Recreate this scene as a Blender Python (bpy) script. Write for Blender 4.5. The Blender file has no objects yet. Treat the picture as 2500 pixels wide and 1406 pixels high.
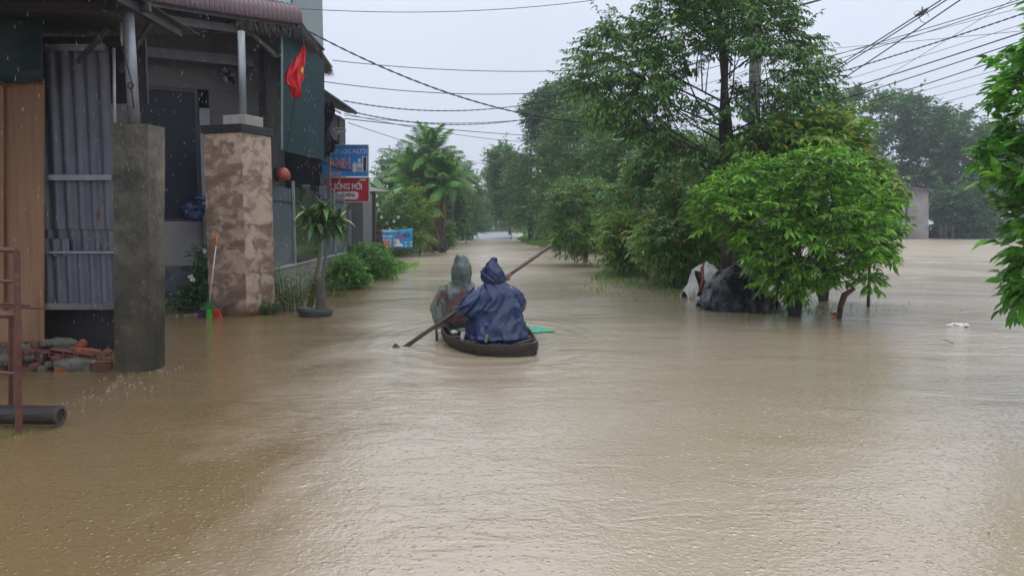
import bpy, bmesh, math, random
import numpy as np
from mathutils import Vector, Matrix, noise
random.seed(7)
rng = np.random.default_rng(11)
S = bpy.context.scene
C = S.collection
PI = math.pi

# ------------------------------------------------------------------ camera, world, light, exposure
F = 1850.0; HOR = 545.0; CAMZ = 1.5
th = math.atan((703.0 - HOR) / F)
cam = bpy.data.cameras.new('camera'); cam.sensor_width = 36.0; cam.lens = 36.0 * F / 2500.0
cam.clip_start = 0.05; cam.clip_end = 3000
co = bpy.data.objects.new('camera', cam); C.objects.link(co)
co.location = (0, 0, CAMZ); co.rotation_euler = (PI / 2 - th, 0, 0)
S.camera = co
W = bpy.data.worlds.new("World"); S.world = W; W.use_nodes = True
nt = W.node_tree; nt.nodes.clear()
SUN_EL = math.radians(62); SUN_ROT = math.radians(200)
wo = nt.nodes.new('ShaderNodeOutputWorld'); bg = nt.nodes.new('ShaderNodeBackground')
sky = nt.nodes.new('ShaderNodeTexSky'); sky.sky_type = 'NISHITA'; sky.sun_disc = False
sky.sun_elevation = SUN_EL; sky.sun_rotation = SUN_ROT; sky.dust_density = 4; sky.air_density = 1.2
tc = nt.nodes.new('ShaderNodeTexCoord'); sx = nt.nodes.new('ShaderNodeSeparateXYZ')
rp = nt.nodes.new('ShaderNodeValToRGB'); mx = nt.nodes.new('ShaderNodeMix'); mx.data_type = 'RGBA'
nt.links.new(tc.outputs['Generated'], sx.inputs[0]); nt.links.new(sx.outputs['Z'], rp.inputs['Fac'])
rp.color_ramp.elements[0].position = 0.0; rp.color_ramp.elements[0].color = (5.3, 5.85, 7.0, 1)
rp.color_ramp.elements[1].position = 0.75; rp.color_ramp.elements[1].color = (12.0, 12.4, 13.4, 1)
e = rp.color_ramp.elements.new(0.26); e.color = (6.0, 6.5, 7.6, 1)
e = rp.color_ramp.elements.new(0.42); e.color = (8.8, 9.2, 10.2, 1)
cn = nt.nodes.new('ShaderNodeTexNoise'); cn.inputs['Scale'].default_value = 2.2; cn.inputs['Detail'].default_value = 4
cm = nt.nodes.new('ShaderNodeMapRange'); cm.inputs['To Min'].default_value = 0.90; cm.inputs['To Max'].default_value = 1.09
nt.links.new(tc.outputs['Generated'], cn.inputs['Vector']); nt.links.new(cn.outputs['Fac'], cm.inputs['Value'])
vm = nt.nodes.new('ShaderNodeVectorMath'); vm.operation = 'SCALE'
nt.links.new(rp.outputs['Color'], vm.inputs[0]); nt.links.new(cm.outputs['Result'], vm.inputs['Scale'])
mx.inputs['Factor'].default_value = 0.93
nt.links.new(sky.outputs[0], mx.inputs['A']); nt.links.new(vm.outputs[0], mx.inputs['B'])
nt.links.new(mx.outputs['Result'], bg.inputs['Color']); bg.inputs['Strength'].default_value = 0.12
nt.links.new(bg.outputs[0], wo.inputs['Surface'])
sl = bpy.data.lights.new('sun', 'SUN'); sl.energy = 0.5; sl.angle = math.radians(30); sl.color = (1.0, 0.98, 0.95)
so = bpy.data.objects.new('sun', sl); C.objects.link(so)
so.rotation_euler = (math.radians(90 - 62), 0, math.radians(180 - 200 + 180))
S.view_settings.view_transform = 'Standard'; S.view_settings.look = 'None'; S.view_settings.gamma = 1.0
S.view_settings.exposure = 0.2; S.view_settings.use_curve_mapping = False
S.render.engine = 'CYCLES'
S.cycles.max_bounces = 7; S.cycles.diffuse_bounces = 4; S.cycles.glossy_bounces = 3; S.cycles.transparent_max_bounces = 12
S.cycles.transmission_bounces = 3; S.cycles.volume_bounces = 0
S.cycles.use_denoising = True; S.cycles.caustics_reflective = False; S.cycles.caustics_refractive = False

# ------------------------------------------------------------------ pixel helpers (photo pixels to world)
_R = Vector((1, 0, 0)); _Fw = Vector((0, math.cos(th), -math.sin(th))); _U = Vector((0, math.sin(th), math.cos(th)))
def ray(px, py):
    return _R * ((px - 1250) / F) + _U * (-(py - 703) / F) + _Fw
def P(px, py, Y):
    d = ray(px, py); return Vector((0, 0, CAMZ)) + d * (Y / d.y)
def G(px, py, z=0.0):
    d = ray(px, py); t = (z - CAMZ) / d.z; return Vector((0, 0, CAMZ)) + d * t
def topx(p):
    v = Vector(p) - Vector((0, 0, CAMZ)); w = v.dot(_Fw)
    return 1250 + F * v.x / w, 703 - F * v.dot(_U) / w

# ------------------------------------------------------------------ materials
def nodes(name):
    m = bpy.data.materials.new(name); m.use_nodes = True
    t = m.node_tree; b = t.nodes['Principled BSDF']; return m, t, b
def rgba(c): return (c[0], c[1], c[2], 1.0)
def M(name, c1, c2=None, rough=0.6, scale=4.0, det=6.0, bump=0.0, bscale=30.0, metal=0.0, stretch=(1, 1, 1), stain=None, stscale=1.5, stw=(0.5, 0.65), contrast=(0.35, 0.65), spec=0.5):
    m, t, b = nodes(name)
    tcn = t.nodes.new('ShaderNodeTexCoord'); mp = t.nodes.new('ShaderNodeMapping'); mp.inputs['Scale'].default_value = stretch
    t.links.new(tcn.outputs['Object'], mp.inputs['Vector'])
    n = t.nodes.new('ShaderNodeTexNoise'); n.inputs['Scale'].default_value = scale; n.inputs['Detail'].default_value = det; n.inputs['Roughness'].default_value = 0.6
    t.links.new(mp.outputs[0], n.inputs['Vector'])
    r = t.nodes.new('ShaderNodeValToRGB'); r.color_ramp.elements[0].position = contrast[0]; r.color_ramp.elements[1].position = contrast[1]
    c2 = c2 or tuple(x * 0.7 for x in c1)
    r.color_ramp.elements[0].color = rgba(c1); r.color_ramp.elements[1].color = rgba(c2)
    t.links.new(n.outputs['Fac'], r.inputs['Fac']); out = r.outputs['Color']
    if stain:
        n2 = t.nodes.new('ShaderNodeTexNoise'); n2.inputs['Scale'].default_value = stscale; n2.inputs['Detail'].default_value = 8; n2.inputs['Roughness'].default_value = 0.7
        t.links.new(mp.outputs[0], n2.inputs['Vector'])
        r2 = t.nodes.new('ShaderNodeValToRGB'); r2.color_ramp.elements[0].position = stw[0]; r2.color_ramp.elements[1].position = stw[1]
        r2.color_ramp.elements[0].color = (0, 0, 0, 1); r2.color_ramp.elements[1].color = (1, 1, 1, 1)
        t.links.new(n2.outputs['Fac'], r2.inputs['Fac'])
        x = t.nodes.new('ShaderNodeMix'); x.data_type = 'RGBA'; x.inputs['B'].default_value = rgba(stain)
        t.links.new(r2.outputs['Color'], x.inputs['Factor']); t.links.new(out, x.inputs['A']); out = x.outputs['Result']
    t.links.new(out, b.inputs['Base Color'])
    b.inputs['Roughness'].default_value = rough; b.inputs['Metallic'].default_value = metal; b.inputs['Specular IOR Level'].default_value = spec
    if bump > 0:
        n3 = t.nodes.new('ShaderNodeTexNoise'); n3.inputs['Scale'].default_value = bscale; n3.inputs['Detail'].default_value = 5
        t.links.new(mp.outputs[0], n3.inputs['Vector'])
        bp = t.nodes.new('ShaderNodeBump'); bp.inputs['Strength'].default_value = min(1, bump); bp.inputs['Distance'].default_value = 0.02
        t.links.new(n3.outputs['Fac'], bp.inputs['Height']); t.links.new(bp.outputs[0], b.inputs['Normal'])
    return m
def leafmat(name, c1, c2, c3=None, rough=0.42, transl=0.25, nscale=0.8, spec=0.45):
    m, t, b = nodes(name)
    g = t.nodes.new('ShaderNodeNewGeometry'); oi = t.nodes.new('ShaderNodeObjectInfo')
    r = t.nodes.new('ShaderNodeValToRGB'); r.color_ramp.elements[0].color = rgba(c1); r.color_ramp.elements[1].color = rgba(c2)
    r.color_ramp.elements[0].position = 0.1; r.color_ramp.elements[1].position = 0.9
    if c3: ee = r.color_ramp.elements.new(0.97); ee.color = rgba(c3)
    a = t.nodes.new('ShaderNodeMath'); a.operation = 'ADD'
    t.links.new(g.outputs['Random Per Island'], a.inputs[0]); t.links.new(oi.outputs['Random'], a.inputs[1])
    fr = t.nodes.new('ShaderNodeMath'); fr.operation = 'FRACT'; t.links.new(a.outputs[0], fr.inputs[0])
    n = t.nodes.new('ShaderNodeTexNoise'); n.inputs['Scale'].default_value = nscale; n.inputs['Detail'].default_value = 2
    t.links.new(g.outputs['Position'], n.inputs['Vector'])
    mr = t.nodes.new('ShaderNodeMapRange'); mr.inputs['From Min'].default_value = 0.3; mr.inputs['From Max'].default_value = 0.7; mr.inputs['To Min'].default_value = 0.9; mr.inputs['To Max'].default_value = 1.65
    t.links.new(n.outputs['Fac'], mr.inputs['Value'])
    t.links.new(fr.outputs[0], r.inputs['Fac'])
    s = t.nodes.new('ShaderNodeVectorMath'); s.operation = 'SCALE'; t.links.new(r.outputs['Color'], s.inputs[0]); t.links.new(mr.outputs['Result'], s.inputs['Scale'])
    t.links.new(s.outputs[0], b.inputs['Base Color']); b.inputs['Roughness'].default_value = rough; b.inputs['Specular IOR Level'].default_value = spec
    tr = t.nodes.new('ShaderNodeBsdfTranslucent'); t.links.new(s.outputs[0], tr.inputs['Color'])
    ms = t.nodes.new('ShaderNodeMixShader'); ms.inputs[0].default_value = transl
    t.links.new(b.outputs[0], ms.inputs[1]); t.links.new(tr.outputs[0], ms.inputs[2])
    t.links.new(ms.outputs[0], t.nodes['Material Output'].inputs['Surface'])
    return m

# ------------------------------------------------------------------ object helpers
def inv(root): return Matrix.LocRotScale(root.location, root.rotation_euler, root.scale).inverted()
def tag(o, label=None, cat=None, group=None, kind=None):
    if label: o['label'] = label
    if cat: o['category'] = cat
    if group: o['group'] = group
    if kind: o['kind'] = kind
    return o
def empty(name, loc, label=None, cat=None, group=None):
    o = bpy.data.objects.new(name, None); C.objects.link(o); o.location = loc; o.empty_display_size = 0.2
    return tag(o, label, cat, group)
def link(name, me, parent=None, origin=None):
    o = bpy.data.objects.new(name, me); C.objects.link(o)
    if parent is not None:
        o.parent = parent
        # bake the parent offset into the mesh position (all meshes are built in world coordinates)
        rt = parent; off = Vector((0, 0, 0))
        while rt is not None: off += Vector(rt.location); rt = rt.parent
        if origin is None: o.location = -off
        else: o.location = Vector(origin) - off
    elif origin is not None: o.location = origin
    return o
class MB:
    def __init__(s): s.v = []; s.f = []; s.n = 0
    def add(s, vs, fs):
        s.v.extend([tuple(v) for v in vs]); s.f.extend([tuple(i + s.n for i in f) for f in fs]); s.n += len(vs); return s
    def hexa(s, p):  # 8 points: bottom 4 ccw, top 4 ccw
        return s.add(p, [(3, 2, 1, 0), (4, 5, 6, 7), (0, 1, 5, 4), (1, 2, 6, 5), (2, 3, 7, 6), (3, 0, 4, 7)])
    def box(s, c, size, rz=0.0, rot=None):
        hx, hy, hz = size[0] / 2, size[1] / 2, size[2] / 2
        R_ = rot if rot is not None else Matrix.Rotation(rz, 3, 'Z')
        p = [Vector(c) + R_ @ Vector(q) for q in [(-hx, -hy, -hz), (hx, -hy, -hz), (hx, hy, -hz), (-hx, hy, -hz), (-hx, -hy, hz), (hx, -hy, hz), (hx, hy, hz), (-hx, hy, hz)]]
        return s.hexa(p)
    def slab(s, q, th_):  # quad of 4 points extruded along its normal by th_ (away)
        q = [Vector(a) for a in q]; n = (q[1] - q[0]).cross(q[3] - q[0]).normalized() * th_
        return s.hexa([a - n for a in q] + q)
    def bar(s, a, b, w, h=None):
        a = Vector(a); b = Vector(b); h = h or w; d = (b - a).normalized()
        up = Vector((0, 0, 1)) if abs(d.z) < 0.9 else Vector((0, 1, 0))
        sd = d.cross(up).normalized() * w / 2; u = sd.cross(d).normalized() * h / 2
        return s.hexa([a - sd - u, a + sd - u, b + sd - u, b - sd - u, a - sd + u, a + sd + u, b + sd + u, b - sd + u])
    def tube(s, pts, rad, n=8, cap=True):
        pts = [Vector(p) for p in pts]; m = len(pts)
        if not hasattr(rad, '__len__'): rad = [rad] * m
        rings = []; prev = None
        for i, p in enumerate(pts):
            d = (pts[min(i + 1, m - 1)] - pts[max(i - 1, 0)])
            if d.length < 1e-9: d = Vector((0, 0, 1))
            d.normalize()
            if prev is None:
                ref = Vector((0, 0, 1)) if abs(d.z) < 0.9 else Vector((1, 0, 0)); a = d.cross(ref).normalized()
            else:
                a = (prev - d * prev.dot(d)); a = a.normalized() if a.length > 1e-6 else d.orthogonal().normalized()
            prev = a; b_ = d.cross(a)
            rings.append([p + (a * math.cos(2 * PI * k / n) + b_ * math.sin(2 * PI * k / n)) * rad[i] for k in range(n)])
        vs = [v for r in rings for v in r]; fs = []
        for i in range(m - 1):
            for k in range(n):
                fs.append((i * n + k, i * n + (k + 1) % n, (i + 1) * n + (k + 1) % n, (i + 1) * n + k))
        if cap: fs.append(tuple(range(n))[::-1]); fs.append(tuple((m - 1) * n + k for k in range(n)))
        return s.add(vs, fs)
    def grid(s, fn, nu, nv):
        vs = [fn(i / nu, j / nv) for j in range(nv + 1) for i in range(nu + 1)]
        fs = [(j * (nu + 1) + i, j * (nu + 1) + i + 1, (j + 1) * (nu + 1) + i + 1, (j + 1) * (nu + 1) + i) for j in range(nv) for i in range(nu)]
        return s.add(vs, fs)
    def ball(s, c, r, nu=12, nv=8, warp=0.0, seed=0):
        c = Vector(c); r = Vector(r) if hasattr(r, '__len__') else Vector((r, r, r)); vs = []; fs = []
        for j in range(nv + 1):
            ph = PI * j / nv
            for i in range(nu):
                a = 2 * PI * i / nu; d = Vector((math.sin(ph) * math.cos(a), math.sin(ph) * math.sin(a), math.cos(ph)))
                k = 1 + (warp * noise.noise(d * 1.7 + Vector((seed, seed * .7, 0))) if warp else 0)
                vs.append(c + Vector((d.x * r.x, d.y * r.y, d.z * r.z)) * k)
        for j in range(nv):
            for i in range(nu): fs.append((j * nu + i, (j + 1) * nu + i, (j + 1) * nu + (i + 1) % nu, j * nu + (i + 1) % nu))
        return s.add(vs, fs)
    def build(s, name, mat, parent=None, smooth=False, bevel=0.0, origin='auto', label=None, cat=None, group=None, kind=None, solid=0.0):
        vs = s.v
        if origin == 'auto':
            a = np.array(vs); org = Vector(((a[:, 0].min() + a[:, 0].max()) / 2, (a[:, 1].min() + a[:, 1].max()) / 2, a[:, 2].min()))
        elif origin is None: org = Vector((0, 0, 0))
        else: org = Vector(origin)
        me = bpy.data.meshes.new(name); me.from_pydata([(v[0] - org.x, v[1] - org.y, v[2] - org.z) for v in vs], [], s.f)
        me.materials.append(mat)
        if smooth: me.shade_smooth()
        o = link(name, me, parent, org)
        if solid:
            md = o.modifiers.new('solid', 'SOLIDIFY'); md.thickness = solid; md.offset = 0
        if bevel:
            md = o.modifiers.new('bevel', 'BEVEL'); md.width = bevel; md.segments = 2; md.limit_method = 'ANGLE'
        return tag(o, label, cat, group, kind)
def npmesh(name, V, T, mat, parent=None, origin=(0, 0, 0), smooth=False, **kw):
    V = np.asarray(V, dtype=np.float32) - np.asarray(origin, dtype=np.float32); T = np.asarray(T, dtype=np.int32)
    k = T.shape[1]
    me = bpy.data.meshes.new(name); me.vertices.add(len(V)); me.vertices.foreach_set('co', V.ravel())
    me.loops.add(T.size); me.loops.foreach_set('vertex_index', T.ravel())
    me.polygons.add(len(T)); me.polygons.foreach_set('loop_start', np.arange(0, T.size, k, dtype=np.int32))
    me.polygons.foreach_set('loop_total', np.full(len(T), k, dtype=np.int32))
    me.update(calc_edges=True); me.validate()
    if smooth: me.shade_smooth()
    me.materials.append(mat)
    return tag(link(name, me, parent, origin), **kw)
def evalmesh(o, name=None):
    dg = bpy.context.evaluated_depsgraph_get(); ev = o.evaluated_get(dg)
    me = bpy.data.meshes.new_from_object(ev, depsgraph=dg); o.modifiers.clear(); old = o.data; o.data = me
    bpy.data.meshes.remove(old); return me

# ------------------------------------------------------------------ foliage helpers
def nrmz(a): return a / np.maximum(np.linalg.norm(a, axis=-1, keepdims=True), 1e-9)
def leaves(pos, d, up, L, Wd, droop=0.15, fold=0.25, st=1):
    n = len(pos); d = nrmz(d); side = nrmz(np.cross(d, up)); u = np.cross(side, d)
    L = np.broadcast_to(L, (n,)); Wd = np.broadcast_to(Wd, (n,)); droop = np.broadcast_to(droop, (n,))
    ts, ws = ([0, .42, 1], [0, 1, 0]) if st == 1 else (([0, .3, .66, 1], [0, .95, .8, 0]))
    cen = [pos + d * (L * t)[:, None] - np.array([0, 0, 1.0]) * (droop * L * t * t)[:, None] for t in ts]
    cols = [cen[0]]
    for k in range(1, len(ts) - 1):
        w = (Wd * ws[k] / 2)[:, None]
        cols += [cen[k] - side * w + u * w * fold * 2, cen[k], cen[k] + side * w + u * w * fold * 2]
    cols.append(cen[-1])
    V = np.stack(cols, axis=1); m = V.shape[1]; b = (np.arange(n) * m)[:, None]
    if st == 1: t = [(0, 2, 1), (0, 3, 2), (1, 2, 4), (2, 3, 4)]
    else: t = [(0, 2, 1), (0, 3, 2), (1, 2, 5), (1, 5, 4), (2, 3, 6), (2, 6, 5), (4, 5, 7), (5, 6, 7)]
    T = np.concatenate([b + np.array(q) for q in t], axis=1).reshape(-1, 3)
    return V.reshape(-1, 3), T
def inpoly(x, y, poly):
    r = np.zeros(len(x), bool); n = len(poly)
    for i in range(n):
        x1, y1 = poly[i]; x2, y2 = poly[(i + 1) % n]
        c = ((y1 > y) != (y2 > y)) & (x < (x2 - x1) * (y - y1) / ((y2 - y1) + 1e-9) + x1); r ^= c
    return r
def edged(x, y, poly):
    dm = np.full(len(x), 1e9); n = len(poly)
    for i in range(n):
        a = np.array(poly[i], float); b = np.array(poly[(i + 1) % n], float); ab = b - a
        t = np.clip(((x - a[0]) * ab[0] + (y - a[1]) * ab[1]) / (ab @ ab), 0, 1)
        dm = np.minimum(dm, np.hypot(x - a[0] - t * ab[0], y - a[1] - t * ab[1]))
    return dm
def clumps(poly, D, depth, n, inset=0.0):
    """crown volume: an outline at distance D, rounded in depth; returns world centres"""
    p = np.array(poly, float); lo = p.min(0); hi = p.max(0); out = []
    x = rng.uniform(lo[0], hi[0], 6000); y = rng.uniform(lo[1], hi[1], 6000)
    k = inpoly(x, y, poly); x = x[k]; y = y[k]; e = edged(x, y, poly); k = e > min(inset, e.max() * .75); x = x[k]; y = y[k]; e = e[k]
    em = e.max(); dh = depth * np.sqrt(np.clip(1 - (1 - e / em) ** 2, 0.02, 1)); Y = D + dh * rng.uniform(-1, 1, len(x))
    pts = np.array([P(a, b, c) for a, b, c in zip(x[:2500], y[:2500], Y[:2500])])
    ch = [0]; dist = np.linalg.norm(pts - pts[0], axis=1)
    for _ in range(n - 1):  # farthest-point picks, softened
        i = int(np.argmax(dist * rng.uniform(0.55, 1.0, len(pts)))); ch.append(i); dist = np.minimum(dist, np.linalg.norm(pts - pts[i], axis=1))
    return pts[ch]
def sprays(cen, r, ntw, nl, L, Wd, up=0.35, droop=0.3, st=1, tip=False, axis=None, flat=0.6):
    """leafy twigs growing out of each clump centre"""
    cen = np.asarray(cen); n = len(cen); c = np.repeat(cen, ntw, axis=0); k = len(c)
    R_ = np.broadcast_to(r, (n,)); R_ = np.repeat(R_, ntw)
    d = rng.normal(size=(k, 3)); d[:, 2] = d[:, 2] * flat + up
    if axis is not None:
        o = nrmz(c - np.asarray(axis)[None, :]); d = d + o * 0.9
    d = nrmz(d); st0 = c + rng.normal(size=(k, 3)) * (R_ * 0.22)[:, None]; ln = R_ * rng.uniform(0.6, 1.15, k)
    t = np.tile(np.linspace(0.15 if not tip else 0.5, 1.0, nl), k); t = t + rng.uniform(-.04, .04, len(t))
    i = np.repeat(np.arange(k), nl); pos = st0[i] + d[i] * (ln[i] * t)[:, None]; pos[:, 2] -= 0.28 * ln[i] * t ** 2
    sd = nrmz(np.cross(d[i], np.array([0, 0, 1.0]) + rng.normal(size=(len(i), 3)) * 0.15)) * np.where(np.tile(np.arange(nl), k) % 2 == 0, 1, -1)[:, None]
    ld = nrmz(d[i] * (0.55 + 0.5 * t[:, None]) + sd * 0.8 + rng.normal(size=(len(i), 3)) * 0.25 - np.array([0, 0, 1.0]) * droop)
    upv = nrmz(np.array([0, 0, 1.0]) + rng.normal(size=(len(i), 3)) * 0.35)
    Ls = L * rng.uniform(0.65, 1.2, len(i)); 
    tw = np.stack([st0, st0 + d * ln[:, None] * 0.5 - np.array([0, 0, 0.07]) * ln[:, None], st0 + d * ln[:, None] - np.array([0, 0, 0.28]) * ln[:, None]], axis=1)
    return pos, ld, upv, Ls, Ls * Wd / L * rng.uniform(.85, 1.15, len(i)), tw
def limbs(mb, base, top, cen, r0, nt=6, rmin=0.006, frac=0.35):
    base = Vector(base); top = Vector(top); H = top.z - base.z
    for c in cen:
        c = Vector(c); h = math.hypot(c.x - base.x, c.y - base.y)
        z = min(max(c.z - 0.55 * h - 0.1, base.z + H * frac), top.z); f = (z - base.z) / max(H, .01)
        a = base.lerp(top, f); m = a.lerp(c, 0.5) + Vector((random.uniform(-.1, .1) * h, random.uniform(-.1, .1) * h, -0.06 * h))
        r = max(rmin, r0 * (1 - 0.8 * f) * 0.42)
        mb.tube([a, m, c], [r, r * .65, rmin], nt - 1, cap=False)
def twigtubes(tw, r):
    """thin 3-sided twigs"""
    k = len(tw); V = []; T = []
    off = np.array([[1, 0, 0], [-.5, .3, .8], [-.5, -.3, -.8]]) * r
    V = (tw[:, :, None, :] + off[None, None, :, :] * np.array([1, .7, .3])[None, :, None, None]).reshape(k, 9, 3)
    b = (np.arange(k) * 9)[:, None]; q = []
    for s_ in range(2):
        for j in range(3):
            a0 = s_ * 3 + j; a1 = s_ * 3 + (j + 1) % 3; q += [(a0, a1, a1 + 3), (a0, a1 + 3, a0 + 3)]
    T = np.concatenate([b + np.array(x) for x in q], axis=1).reshape(-1, 3)
    return V.reshape(-1, 3), T
BARK = M('bark', (0.055, 0.045, 0.038), (0.10, 0.085, 0.07), rough=.8, scale=14, bump=.6, stretch=(1, 1, .25))
DARKBARK = M('wet_dark_bark', (0.022, 0.018, 0.017), (0.05, 0.04, 0.036), rough=.6, scale=10, bump=.6, stretch=(1, 1, .25))
def leafobjs(name, root, V, T, nper, tper, idx, mat):
    """big leaves as parts of their own, the rest as one stuff part"""
    pass
def tree(name, label, cat, poly, D, depth, basepx, lm, ncl=40, cr=0.7, ntw=14, nl=8, L=0.16, Wd=0.07, tr=0.09, group=None, stems=None, up=.35, droop=.3, st=1, tip=False, bark=None, twr=0.004, nobj=0, inset=0, base_z=0.0, topf=0.85, crown_name='crown', hole=None, flat=.6, insf=.38):
    bk = bark or BARK
    b = G(*basepx) if len(basepx) == 2 else P(*basepx); b.z = base_z - 0.15
    root = empty(name, (b.x, b.y, base_z), label, cat, group)
    inset = max(inset, cr * F / D * insf)
    cen = clumps(poly, D, depth, ncl, inset)
    if hole:
        pp = np.array([topx(c) for c in cen]); cen = cen[~(inpoly(pp[:, 0], pp[:, 1], hole) & (rng.uniform(size=len(cen)) < .7))]
    zc = cen[:, 2]; cx, cy = cen[:, 0].mean(), cen[:, 1].mean()
    top = Vector((cx * .6 + b.x * .4, cy * .5 + b.y * .5, b.z + (zc.max() - b.z) * topf))
    tops = [top]
    if stems: tops = [Vector((b.x + s_[0], b.y + s_[1], b.z + (zc.max() - b.z) * s_[2])) for s_ in stems]
    mb = MB()
    for tp in tops:
        mid = b.lerp(tp, .45) + Vector((random.uniform(-.08, .08), random.uniform(-.05, .05), 0)) * (tp.z - b.z) * .35
        mb.tube([b + Vector((0, 0, -.2)), b.lerp(mid, .5), mid, mid.lerp(tp, .5) + Vector((random.uniform(-.04, .04), 0, 0)), tp], [tr * 1.15, tr, tr * .8, tr * .55, tr * .2], 8)
    nm = max(5, len(cen) // 5)                       # main limbs first, the other clumps branch off the nearest of them
    for i, c in enumerate(cen[:nm]): limbs(mb, b, tops[i % len(tops)], [c], tr)
    for c in cen[nm:]:
        j = int(np.argmin(np.linalg.norm(cen[:nm] - c, axis=1) + 1.5 * np.maximum(0, cen[:nm, 2] - c[2]))); q = Vector(cen[j]); tpv = tops[j % len(tops)]
        h = math.hypot(q.x - b.x, q.y - b.y); z = min(max(q.z - 0.55 * h - 0.1, b.z + (tpv.z - b.z) * .35), tpv.z); a0 = b.lerp(tpv, (z - b.z) / max(tpv.z - b.z, .01)).lerp(q, random.uniform(.45, .85)); c = Vector(c); m_ = a0.lerp(c, .5) + Vector((random.uniform(-.06, .06), random.uniform(-.06, .06), random.uniform(-.02, .08))) * (c - a0).length
        rr = max(.005, tr * .13); mb.tube([a0, m_, c], [rr, rr * .7, .004], 4, cap=False)
    mb.build('trunk', bk, root, smooth=True)
    pos, ld, upv, Ls, Ws, tw = sprays(cen, cr * rng.uniform(.7, 1.25, len(cen)), ntw, nl, L, Wd, up=up, droop=droop, tip=tip, axis=(cx, cy, np.median(zc) - .5 * (zc.max() - zc.min()) * .6), flat=flat)
    V, T = leaves(pos, ld, upv, Ls, Ws, droop=.18, st=st)
    if twr:
        v2, t2 = twigtubes(tw, twr); npmesh('twigs', v2, t2, bk, root, kind='stuff')
    vp = 5 if st == 1 else 8; tp_ = 4 if st == 1 else 8
    keep = np.ones(len(pos), bool)
    if nobj:
        v = pos - np.array([0, 0, CAMZ]); w = v @ np.array(_Fw); px = 1250 + F * v[:, 0] / w; py = 703 - F * (v @ np.array(_U)) / w
        score = -w + np.where((px > 20) & (px < 2480) & (py > 20) & (py < 1380), 0, -1000) + Ls * 2; pick = np.argsort(-score)[:nobj]; keep[pick] = False
        # six shared leaf meshes, each leaf an object turned and sized to its place
        shared = []
        for s_ in range(6):
            vv, tt = leaves(np.zeros((1, 3)), np.array([[1.0, 0, 0]]), np.array([[0, 0, 1.0]]), 1.0, Wd / L, droop=.1 + .07 * s_, fold=.15 + .05 * s_, st=st)
            me = bpy.data.meshes.new('leaf'); me.from_pydata(vv.tolist(), [], tt.tolist()); me.materials.append(lm); me.update(); shared.append(me)
        off = Vector(root.location)
        for j, i in enumerate(pick):
            d = Vector(ld[i]).normalized(); sdv = d.cross(Vector(upv[i])).normalized(); u = sdv.cross(d)
            mt = Matrix((d, -sdv, u)).transposed().to_4x4()
            o = bpy.data.objects.new('leaf', shared[j % 6]); C.objects.link(o); o.parent = root
            o.matrix_basis = Matrix.Translation(Vector(pos[i]) - off) @ mt @ Matrix.Scale(float(Ls[i]), 4)
    kv = np.repeat(keep, vp); kt = np.repeat(keep, tp_)
    newi = np.cumsum(kv) - 1; npmesh(crown_name, V[kv], newi[T[kt]], lm, root, kind='stuff')
    return root

def wetline(m, z0=.05, z1=.22, dark=.42, tint=(.9, .75, .55), nz=-.22):
    """wet, silt-stained band above the water line"""
    t = m.node_tree; b = t.nodes['Principled BSDF']; src = b.inputs['Base Color'].links[0].from_socket
    g = t.nodes.new('ShaderNodeNewGeometry'); s = t.nodes.new('ShaderNodeSeparateXYZ'); t.links.new(g.outputs['Position'], s.inputs[0])
    n = t.nodes.new('ShaderNodeTexNoise'); n.inputs['Scale'].default_value = 5; n.inputs['Detail'].default_value = 5; t.links.new(g.outputs['Position'], n.inputs['Vector'])
    ad = t.nodes.new('ShaderNodeMath'); ad.operation = 'MULTIPLY_ADD'; ad.inputs[1].default_value = nz; t.links.new(n.outputs['Fac'], ad.inputs[0]); t.links.new(s.outputs['Z'], ad.inputs[2])
    r = t.nodes.new('ShaderNodeMapRange'); r.inputs['From Min'].default_value = z0 + nz / 2; r.inputs['From Max'].default_value = z1 + nz / 2; r.inputs['To Min'].default_value = 1; r.inputs['To Max'].default_value = 0; t.links.new(ad.outputs[0], r.inputs['Value'])
    mu = t.nodes.new('ShaderNodeMix'); mu.data_type = 'RGBA'; mu.blend_type = 'MULTIPLY'; mu.inputs['B'].default_value = (dark * tint[0], dark * tint[1], dark * tint[2], 1)
    t.links.new(r.outputs['Result'], mu.inputs['Factor']); t.links.new(src, mu.inputs['A']); t.links.new(mu.outputs['Result'], b.inputs['Base Color']); return m
# ------------------------------------------------------------------ ground, water, road
def interp(y, tab):
    ys = [a for a, b in tab]; xs = [b for a, b in tab]; return np.interp(y, ys, xs)
XL = [(0, -30), (16.2, -30), (16.6, -4.3), (18, -3.95), (21, -3.7), (25, -3.55), (27, -4.2), (33, -5.4), (37, -5.0), (41, -4.3), (55, -4.3), (92, -4.6), (120, -6)]
XR = [(0, 80), (33, 80), (34, 6.5), (36, 4.6), (41, 2.9), (52, 1.3), (69, .45), (80, 1.2), (95, 1.5), (120, 3)]
def hgt(x, y):
    xl = interp(y, XL); xr = interp(y, XR)
    n = np.sin(x * 1.3 + y * .7) * .4 + np.sin(x * .41 - y * .93 + 1) * .5 + np.sin(x * 2.9 + y * 2.1) * .2
    left = np.clip((xl - x) / 1.2, -1, 1); right = np.where(y < 80, np.minimum(np.clip((x - xr) / 1.2, -1, 1), np.clip((xr + 6.5 - x) / 1.2, -1, 1)), np.clip((x - xr) / 1.5, -1, 1))
    far = np.clip((y - 118) / 3, -1, 1); farr = np.where(x > 12, np.clip((y - 78.5 - .6 * np.sin(x * .35)) / 1.5, -1, 1), -1)
    m = np.maximum(np.maximum(left, right), np.maximum(far, farr))
    return m * .13 + (m > 0) * .10 + n * .045 - .03
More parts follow.
